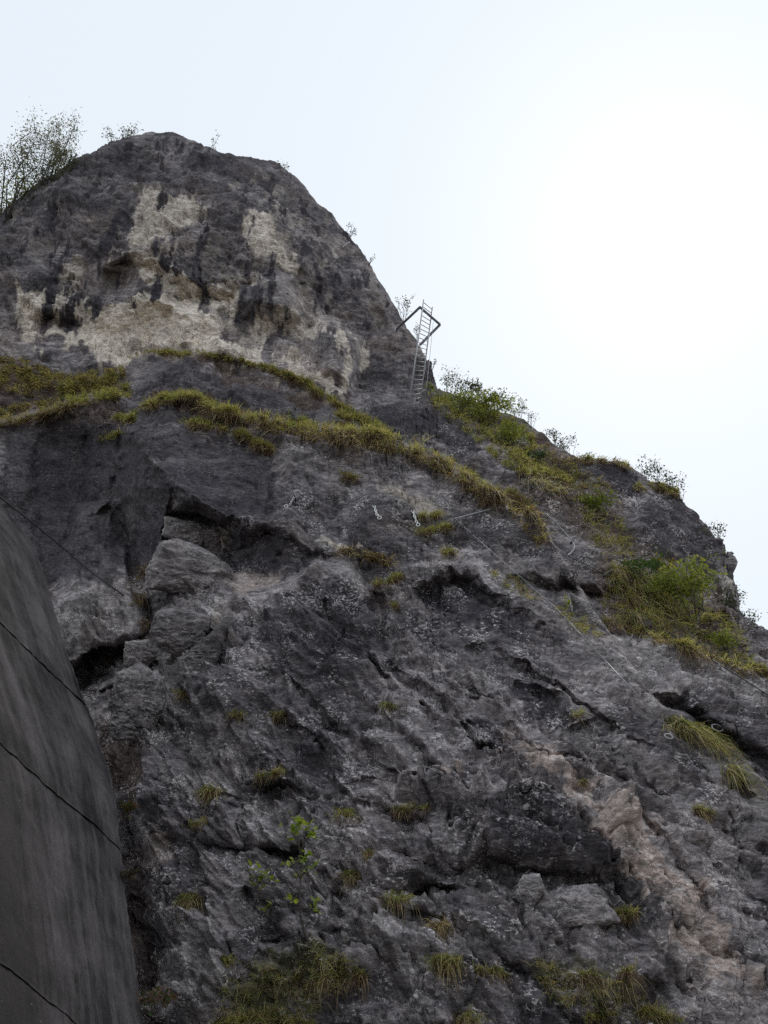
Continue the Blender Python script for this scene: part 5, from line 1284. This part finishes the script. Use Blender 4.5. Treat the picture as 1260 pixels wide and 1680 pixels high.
# --- leaves on twigs
def leaf_mesh(pos, dirs, size, cols, aspect=0.5, fold=0.25):
    n = len(pos); d = dirs / np.linalg.norm(dirs, axis=1)[:, None]
    s_ = np.cross(d, rng.normal(size=(n, 3))); s_ /= np.linalg.norm(s_, axis=1)[:, None] + 1e-9
    nn = np.cross(d, s_)
    L_ = size[:, None]
    V_ = np.stack([pos, pos + d * L_ * 0.45 + s_ * L_ * aspect * 0.5 + nn * L_ * fold * 0.4, pos + d * L_ - nn * L_ * fold * 0.3, pos + d * L_ * 0.45 - s_ * L_ * aspect * 0.5 + nn * L_ * fold * 0.4], 1).reshape(-1, 3)
    b = (np.arange(n) * 4)[:, None]
    T = np.concatenate([b + np.array([[0, 1, 2]]), b + np.array([[0, 2, 3]])])
    col = np.repeat(np.concatenate([cols, np.ones((n, 1))], 1)[:, None], 4, 1).reshape(-1, 4)
    return V_, T, col
LEAFG = [(0.20, 0.24, 0.06), (0.26, 0.285, 0.07), (0.14, 0.18, 0.05), (0.32, 0.32, 0.09)]
def shrub(u, v, h_px, w_px, label, name='shrub', cat='shrub', stems=9, leaves=300, leaf_px=4.0, pal=None, back=0.0, lean=0.0, group='shrubs along the skyline', y_extra=0.0, aspect=0.5, droop=0.0, base=None):
    b = surf(u, v) + np.array([0, back, 0.02 * back]) if base is None else base
    s = np.linalg.norm(b - CAM) / F_PX
    elev = math.asin((b[2] - CAM[2]) / np.linalg.norm(b - CAM))
    H, Wd = h_px * s / math.cos(elev), w_px * s           # upright things look shorter from below
    root = empty(name, b, label, cat, group)
    mb = MB(); tips = []
    for k in range(stems):
        a = rng.uniform(0, 2 * math.pi); r = rng.uniform(0.1, 1) ** 0.6
        hh = H * rng.uniform(0.55, 1.0)
        st = b + np.array([math.cos(a), math.sin(a), 0]) * Wd * 0.12 * r
        if stems == 1: tip = b + np.array([lean * H, 0, H])
        else: tip = b + np.array([math.cos(a) * Wd * 0.5 * r + lean * hh, math.sin(a) * Wd * 0.4 * r, hh])
        m1 = st * 0.6 + tip * 0.4 + rng.normal(0, 0.05, 3) * H; m2 = st * 0.25 + tip * 0.75 + rng.normal(0, 0.05, 3) * H
        st = st - np.array([0, 0, 0.15 * H])
        rad = max(0.35 * s, 0.006 * H)
        mb.tube([st, m1, m2, tip], [rad, rad * 0.8, rad * 0.55, rad * 0.3], 5)
        tips.append((st, m1, m2, tip))
        for _ in range(3):
            t = rng.uniform(0.35, 0.9); q = m1 * (1 - t) + tip * t
            e = q + rng.normal(0, 1, 3) * [0.16, 0.12, 0.10] * np.array([Wd, Wd, H])[:3] * 0.8 + [0, 0, 0.05 * H]
            mb.tube([q, (q + e) / 2 + [0, 0, 0.02 * H], e], [rad * 0.5, rad * 0.4, rad * 0.25], 4)
            tips.append((q, q * 0.6 + e * 0.4, q * 0.3 + e * 0.7, e))
    mb.build('stem', M_BARK, root)
    n = leaves; ci = rng.integers(0, len(tips), n); t = rng.beta(1.6, 1.1, n)
    TT = np.array([[list(map(float, p)) for p in c] for c in tips])
    seg = np.clip((t * 3).astype(int), 0, 2); f = (t * 3 - seg)[:, None]
    p = TT[ci, seg] * (1 - f) + TT[ci, seg + 1] * f + rng.normal(0, 1, (n, 3)) * np.array([0.09 * Wd, 0.09 * Wd, 0.06 * H])
    d = rng.normal(0, 1, (n, 3)) + [0, 0, 0.2 - droop]
    V_, T, col = leaf_mesh(p, d, leaf_px * s * rng.uniform(0.6, 1.3, n), pick(pal or LEAFG, n), aspect)
    mesh_np('foliage', V_, T, M_LEAF, root, smooth=False, attrs={'tint': col})
    return root
PALEG = [(0.11, 0.115, 0.075), (0.15, 0.15, 0.11), (0.09, 0.095, 0.06), (0.2, 0.2, 0.15)]
GREYG = [(0.05, 0.06, 0.03), (0.075, 0.085, 0.045), (0.04, 0.045, 0.03), (0.09, 0.095, 0.05)]
shrub(15, 345, 125, 100, 'loose leafy tree rising behind the dome at the left picture edge', 'birch_tree', 'tree', 11, 4200, 3.5, PALEG, 0.25, 0.05, 'trees behind the dome', aspect=0.42, droop=0.5)
shrub(76, 296, 88, 66, 'slender leafy tree showing over the left shoulder of the dome', 'birch_tree', 'tree', 9, 2600, 3.4, PALEG, 0.2, -0.02, 'trees behind the dome', aspect=0.42, droop=0.5)
shrub(-20, 360, 60, 50, 'low green bush on the left shoulder of the dome at the picture edge', stems=9, leaves=600, leaf_px=4.2, pal=LEAFG, back=0.4)
shrub(30, 322, 24, 40, 'low green bush under the loose leafy trees', stems=7, leaves=300, leaf_px=3.6, pal=LEAFG, back=0.2)
shrub(196, 228, 22, 48, 'small feathery shrub on the dome just left of its top', stems=9, leaves=330, leaf_px=3.2, pal=GREYG, back=0.3)
shrub(345, 246, 24, 20, 'sparse sprig on the dome just right of its top', stems=4, leaves=34, leaf_px=3.2, pal=GREYG, back=0.2)
shrub(462, 278, 12, 22, 'tiny sprig on the upper right shoulder of the dome', stems=4, leaves=40, leaf_px=2.8, pal=GREYG, back=0.1)
shrub(572, 386, 18, 22, 'tiny twiggy plant on the steep skyline high above the ladder', stems=6, leaves=50, leaf_px=3.0, pal=GREYG, back=0.05, lean=0.3)
shrub(604, 432, 14, 14, 'tiny grass-like sprig on the steep skyline midway to the ladder', stems=4, leaves=20, leaf_px=3.0, pal=GREYG, back=0.05, lean=0.4)
shrub(662, 520, 34, 28, 'small shrub on the skyline just left of the ladder top', stems=6, leaves=110, leaf_px=3.6, pal=GREYG, back=0.1, lean=0.05)
shrub(686, 552, 22, 14, 'thin sprig behind the ladder bracket', stems=4, leaves=50, leaf_px=3.2, pal=GREYG, back=0.15)
shrub(708, 606, 18, 10, 'thin sprig beside the ladder wire', stems=3, leaves=24, leaf_px=3.0, pal=GREYG, back=0.05, lean=0.3)
shrub(705, 648, 14, 16, 'yellow green seedling at the foot of the ladder', stems=4, leaves=70, leaf_px=4.0, pal=[(0.2, 0.22, 0.03), (0.15, 0.19, 0.03)], back=-0.2)
shrub(738, 652, 50, 44, 'pale feathery shrub nearest the ladder foot', stems=9, leaves=330, leaf_px=3.6, pal=GREYG, back=0.2, lean=0.12)
shrub(752, 655, 56, 26, 'taller thin shrub second from the ladder foot', stems=5, leaves=150, leaf_px=3.4, pal=GREYG, back=0.4, lean=0.15)
shrub(786, 664, 52, 34, 'darker round-leaved shrub on the ridge crest', stems=7, leaves=330, leaf_px=5.0, pal=GREYG, back=0.2)
shrub(812, 674, 36, 40, 'dark round-leaved bush right of the taller one', stems=8, leaves=330, leaf_px=4.6, pal=GREYG, back=0.2)
shrub(850, 690, 44, 36, 'open twiggy shrub where the ridge starts to drop', stems=7, leaves=170, leaf_px=3.8, pal=GREYG, back=0.2, lean=0.1)
shrub(872, 700, 26, 26, 'low sparse sprig right of the open twiggy shrub', stems=5, leaves=60, leaf_px=3.2, pal=GREYG, back=0.1, lean=0.2)
shrub(912, 736, 38, 24, 'left one of two pale shrubs in the dip of the ridge', stems=6, leaves=190, leaf_px=3.6, pal=GREYG, back=0.2)
shrub(936, 748, 46, 30, 'right one of two pale shrubs in the dip of the ridge', stems=7, leaves=260, leaf_px=3.6, pal=GREYG, back=0.2)
shrub(968, 756, 20, 40, 'low wispy growth on the flat top of the ridge', stems=7, leaves=120, leaf_px=3.0, pal=GREYG, back=0.15)
shrub(1082, 800, 52, 46, 'pale airy shrub rising left on the stepped outcrop', stems=9, leaves=330, leaf_px=4.0, pal=GREYG, back=0.2)
shrub(1116, 824, 56, 36, 'pale airy shrub leaning out right on the stepped outcrop', stems=8, leaves=260, leaf_px=4.0, pal=GREYG, back=0.2, lean=0.08)
shrub(1176, 892, 40, 36, 'small shrub sprouting from the outcrop edge below the airy ones', stems=7, leaves=170, leaf_px=4.2, pal=GREYG, back=0.1, lean=0.25)
shrub(1222, 1024, 74, 44, 'tall pale shrub in the notch at the right edge', stems=9, leaves=330, leaf_px=4.0, pal=GREYG, back=0.5, lean=0.03)
shrub(1252, 1042, 48, 36, 'lower pale shrub at the right picture edge', stems=8, leaves=260, leaf_px=4.0, pal=GREYG, back=0.5)
YG = [(0.16, 0.20, 0.03), (0.20, 0.23, 0.035), (0.12, 0.16, 0.025)]
shrub(1128, 1010, 70, 100, 'leafy green bush spreading under the right-hand outcrop', 'leafy_bush', 'bush', 14, 1500, 7.0, LEAFG + YG[:1], -0.35, -0.1, 'bushes on the grassy slope')
shrub(1090, 950, 34, 34, 'orange tinged little bush above the leafy green one', 'leafy_bush', 'bush', 7, 200, 6.0, [(0.26, 0.17, 0.03), (0.2, 0.18, 0.03)], -0.2, 0, 'bushes on the grassy slope')
shrub(1060, 960, 40, 70, 'dense dark green low bush at the head of the grassy slope', 'leafy_bush', 'bush', 12, 700, 5.0, [(0.05, 0.10, 0.03), (0.06, 0.11, 0.03)], -0.3, 0, 'bushes on the grassy slope')
shrub(985, 846, 30, 60, 'yellow green bush under the dark ridge block', 'leafy_bush', 'bush', 10, 420, 6.0, YG, -0.25, 0, 'bushes on the grassy slope')
shrub(880, 762, 20, 44, 'bluish green low bush on the ridge slope', 'leafy_bush', 'bush', 9, 300, 4.6, [(0.06, 0.10, 0.045), (0.05, 0.085, 0.04)], -0.2, 0, 'bushes on the grassy slope')
shrub(800, 694, 34, 90, 'wide green bush blanket right of the ladder', 'leafy_bush', 'bush', 16, 1300, 5.0, LEAFG + YG[:1], -0.25, 0.1, 'bushes on the grassy slope')
shrub(748, 680, 30, 70, 'green bush blanket directly at the foot of the ladder', 'leafy_bush', 'bush', 14, 900, 4.6, LEAFG, -0.25, 0.05, 'bushes on the grassy slope')
shrub(840, 730, 26, 60, 'yellowish green bush blanket on the lower ridge slope', 'leafy_bush', 'bush', 12, 700, 4.8, LEAFG + YG[:2], -0.25, 0, 'bushes on the grassy slope')
shrub(1190, 1072, 24, 60, 'yellow green low growth at the lower end of the grassy slope', 'leafy_bush', 'bush', 10, 420, 5.0, YG + LEAFG, -0.2, 0, 'bushes on the grassy slope')
shrub(934, 1008, 16, 26, 'tiny bright yellow green plant on the diagonal cable', 'seedling', 'plant', 5, 44, 6.5, [(0.24, 0.27, 0.03), (0.2, 0.25, 0.03)], -0.25, 0, 'small plants in the rock')
shrub(193, 1345, 26, 34, 'small dark plant at the edge of the smooth slab', 'seedling', 'plant', 7, 110, 7.5, [(0.06, 0.08, 0.02), (0.10, 0.11, 0.03), (0.12, 0.06, 0.04)], 0, 0, 'small plants in the rock', base=slab_pt(np.array(194.0), np.array(1348.0)) + s_n * 0.06)
shrub(190, 1446, 18, 30, 'withered brown plant lower on the edge of the smooth slab', 'seedling', 'plant', 6, 70, 7.0, [(0.05, 0.05, 0.02), (0.09, 0.06, 0.04)], 0, 0, 'small plants in the rock', base=slab_pt(np.array(203.0), np.array(1450.0)) + s_n * 0.06)
shrub(222, 1668, 26, 60, 'brownish leafy plant in the dark slot at the bottom left', 'seedling', 'plant', 8, 120, 9.0, [(0.16, 0.10, 0.07), (0.05, 0.08, 0.02), (0.12, 0.08, 0.06)], 0, 0, 'small plants in the rock', base=slab_pt(np.array(232.0), np.array(1672.0)) + s_n * 0.12)

# --- the sapling: every leaf its own piece
def leaf_base():
    vs_ = [(0, 0, 0), (0.18, 0.25, 0.05), (0.22, 0.55, 0.04), (0, 1.0, -0.06), (-0.22, 0.55, 0.04), (-0.18, 0.25, 0.05), (0, 0.5, -0.01)]
    me = bpy.data.meshes.new('leaf'); me.from_pydata(vs_, [], [(0, 1, 6), (1, 2, 6), (2, 3, 6), (3, 4, 6), (4, 5, 6), (5, 0, 6)])
    return me
def tinted(me, col):
    m2 = me.copy(); a = m2.attributes.new('tint', 'FLOAT_COLOR', 'POINT')
    a.data.foreach_set('color', np.tile(np.array(col + (1.0,), np.float32), len(m2.vertices))); m2.materials.append(M_LEAF)
    return m2
_lb = leaf_base()
LEAVES = [tinted(_lb, c) for c in ((0.20, 0.26, 0.045), (0.27, 0.32, 0.06), (0.13, 0.19, 0.035))]
def leafy(stems, clusters, label, base_uv, yoff):
    b0 = surf(*base_uv); yy = b0[1] - yoff
    root = empty('sapling', at(base_uv[0], base_uv[1], yy + 0.1), label, 'sapling', 'saplings low on the face')
    off = Vector(tuple(world_loc(root)))
    for pts in stems:
        q = [at(u, v, yy + 0.05 * math.sin(i * 1.7)) for i, (u, v) in enumerate(pts)]
        s = np.linalg.norm(q[0] - CAM) / F_PX
        MB().tube(q, [1.7 * s * (1 - 0.6 * i / len(q)) for i in range(len(q))], 6).build('stem', M_BARK, root)
    for (u, v, n, sp, ln) in clusters:
        for k in range(n):
            p = at(u + rng.normal(0, sp), v + rng.normal(0, sp * 0.7), yy + rng.normal(0, 0.05)); s = np.linalg.norm(p - CAM) / F_PX
            o = bpy.data.objects.new('leaf', LEAVES[int(rng.integers(0, 3))]); C.objects.link(o); o.parent = root
            o.location = Vector(tuple(p)) - off; o.rotation_euler = (rng.uniform(-0.3, 1.0), rng.uniform(-0.6, 0.6), rng.uniform(0, 6.28))
            sc = ln * s * rng.uniform(0.75, 1.3); o.scale = (sc * 1.1, sc, sc)
leafy([[(508, 1552), (500, 1528), (493, 1500), (492, 1470), (493, 1440), (492, 1400), (489, 1370)], [(493, 1440), (505, 1424), (515, 1420)], [(493, 1440), (480, 1422)], [(492, 1490), (505, 1490), (518, 1492)], [(492, 1400), (500, 1380), (508, 1372)]],
      [(490, 1352, 20, 10, 14), (484, 1366, 14, 11, 13), (512, 1370, 10, 8, 13), (503, 1406, 8, 7, 12), (480, 1418, 8, 8, 12), (517, 1424, 7, 6, 12), (500, 1433, 8, 8, 12), (479, 1481, 7, 5, 12), (519, 1490, 12, 9, 12)],
      'thin sapling with bright green leaves low on the face', (508, 1550), 0.55)
leafy([[(420, 1462), (424, 1450), (430, 1440)]], [(425, 1436, 16, 9, 13), (434, 1446, 12, 8, 13), (419, 1448, 6, 6, 12)], 'leafy bright green shoot left of the thin sapling', (428, 1460), 0.35)
leafy([[(440, 1508), (443, 1495), (446, 1484)]], [(445, 1488, 6, 6, 12), (436, 1496, 4, 5, 12)], 'faint small shoot between the sapling and the left rock', (440, 1506), 0.3)
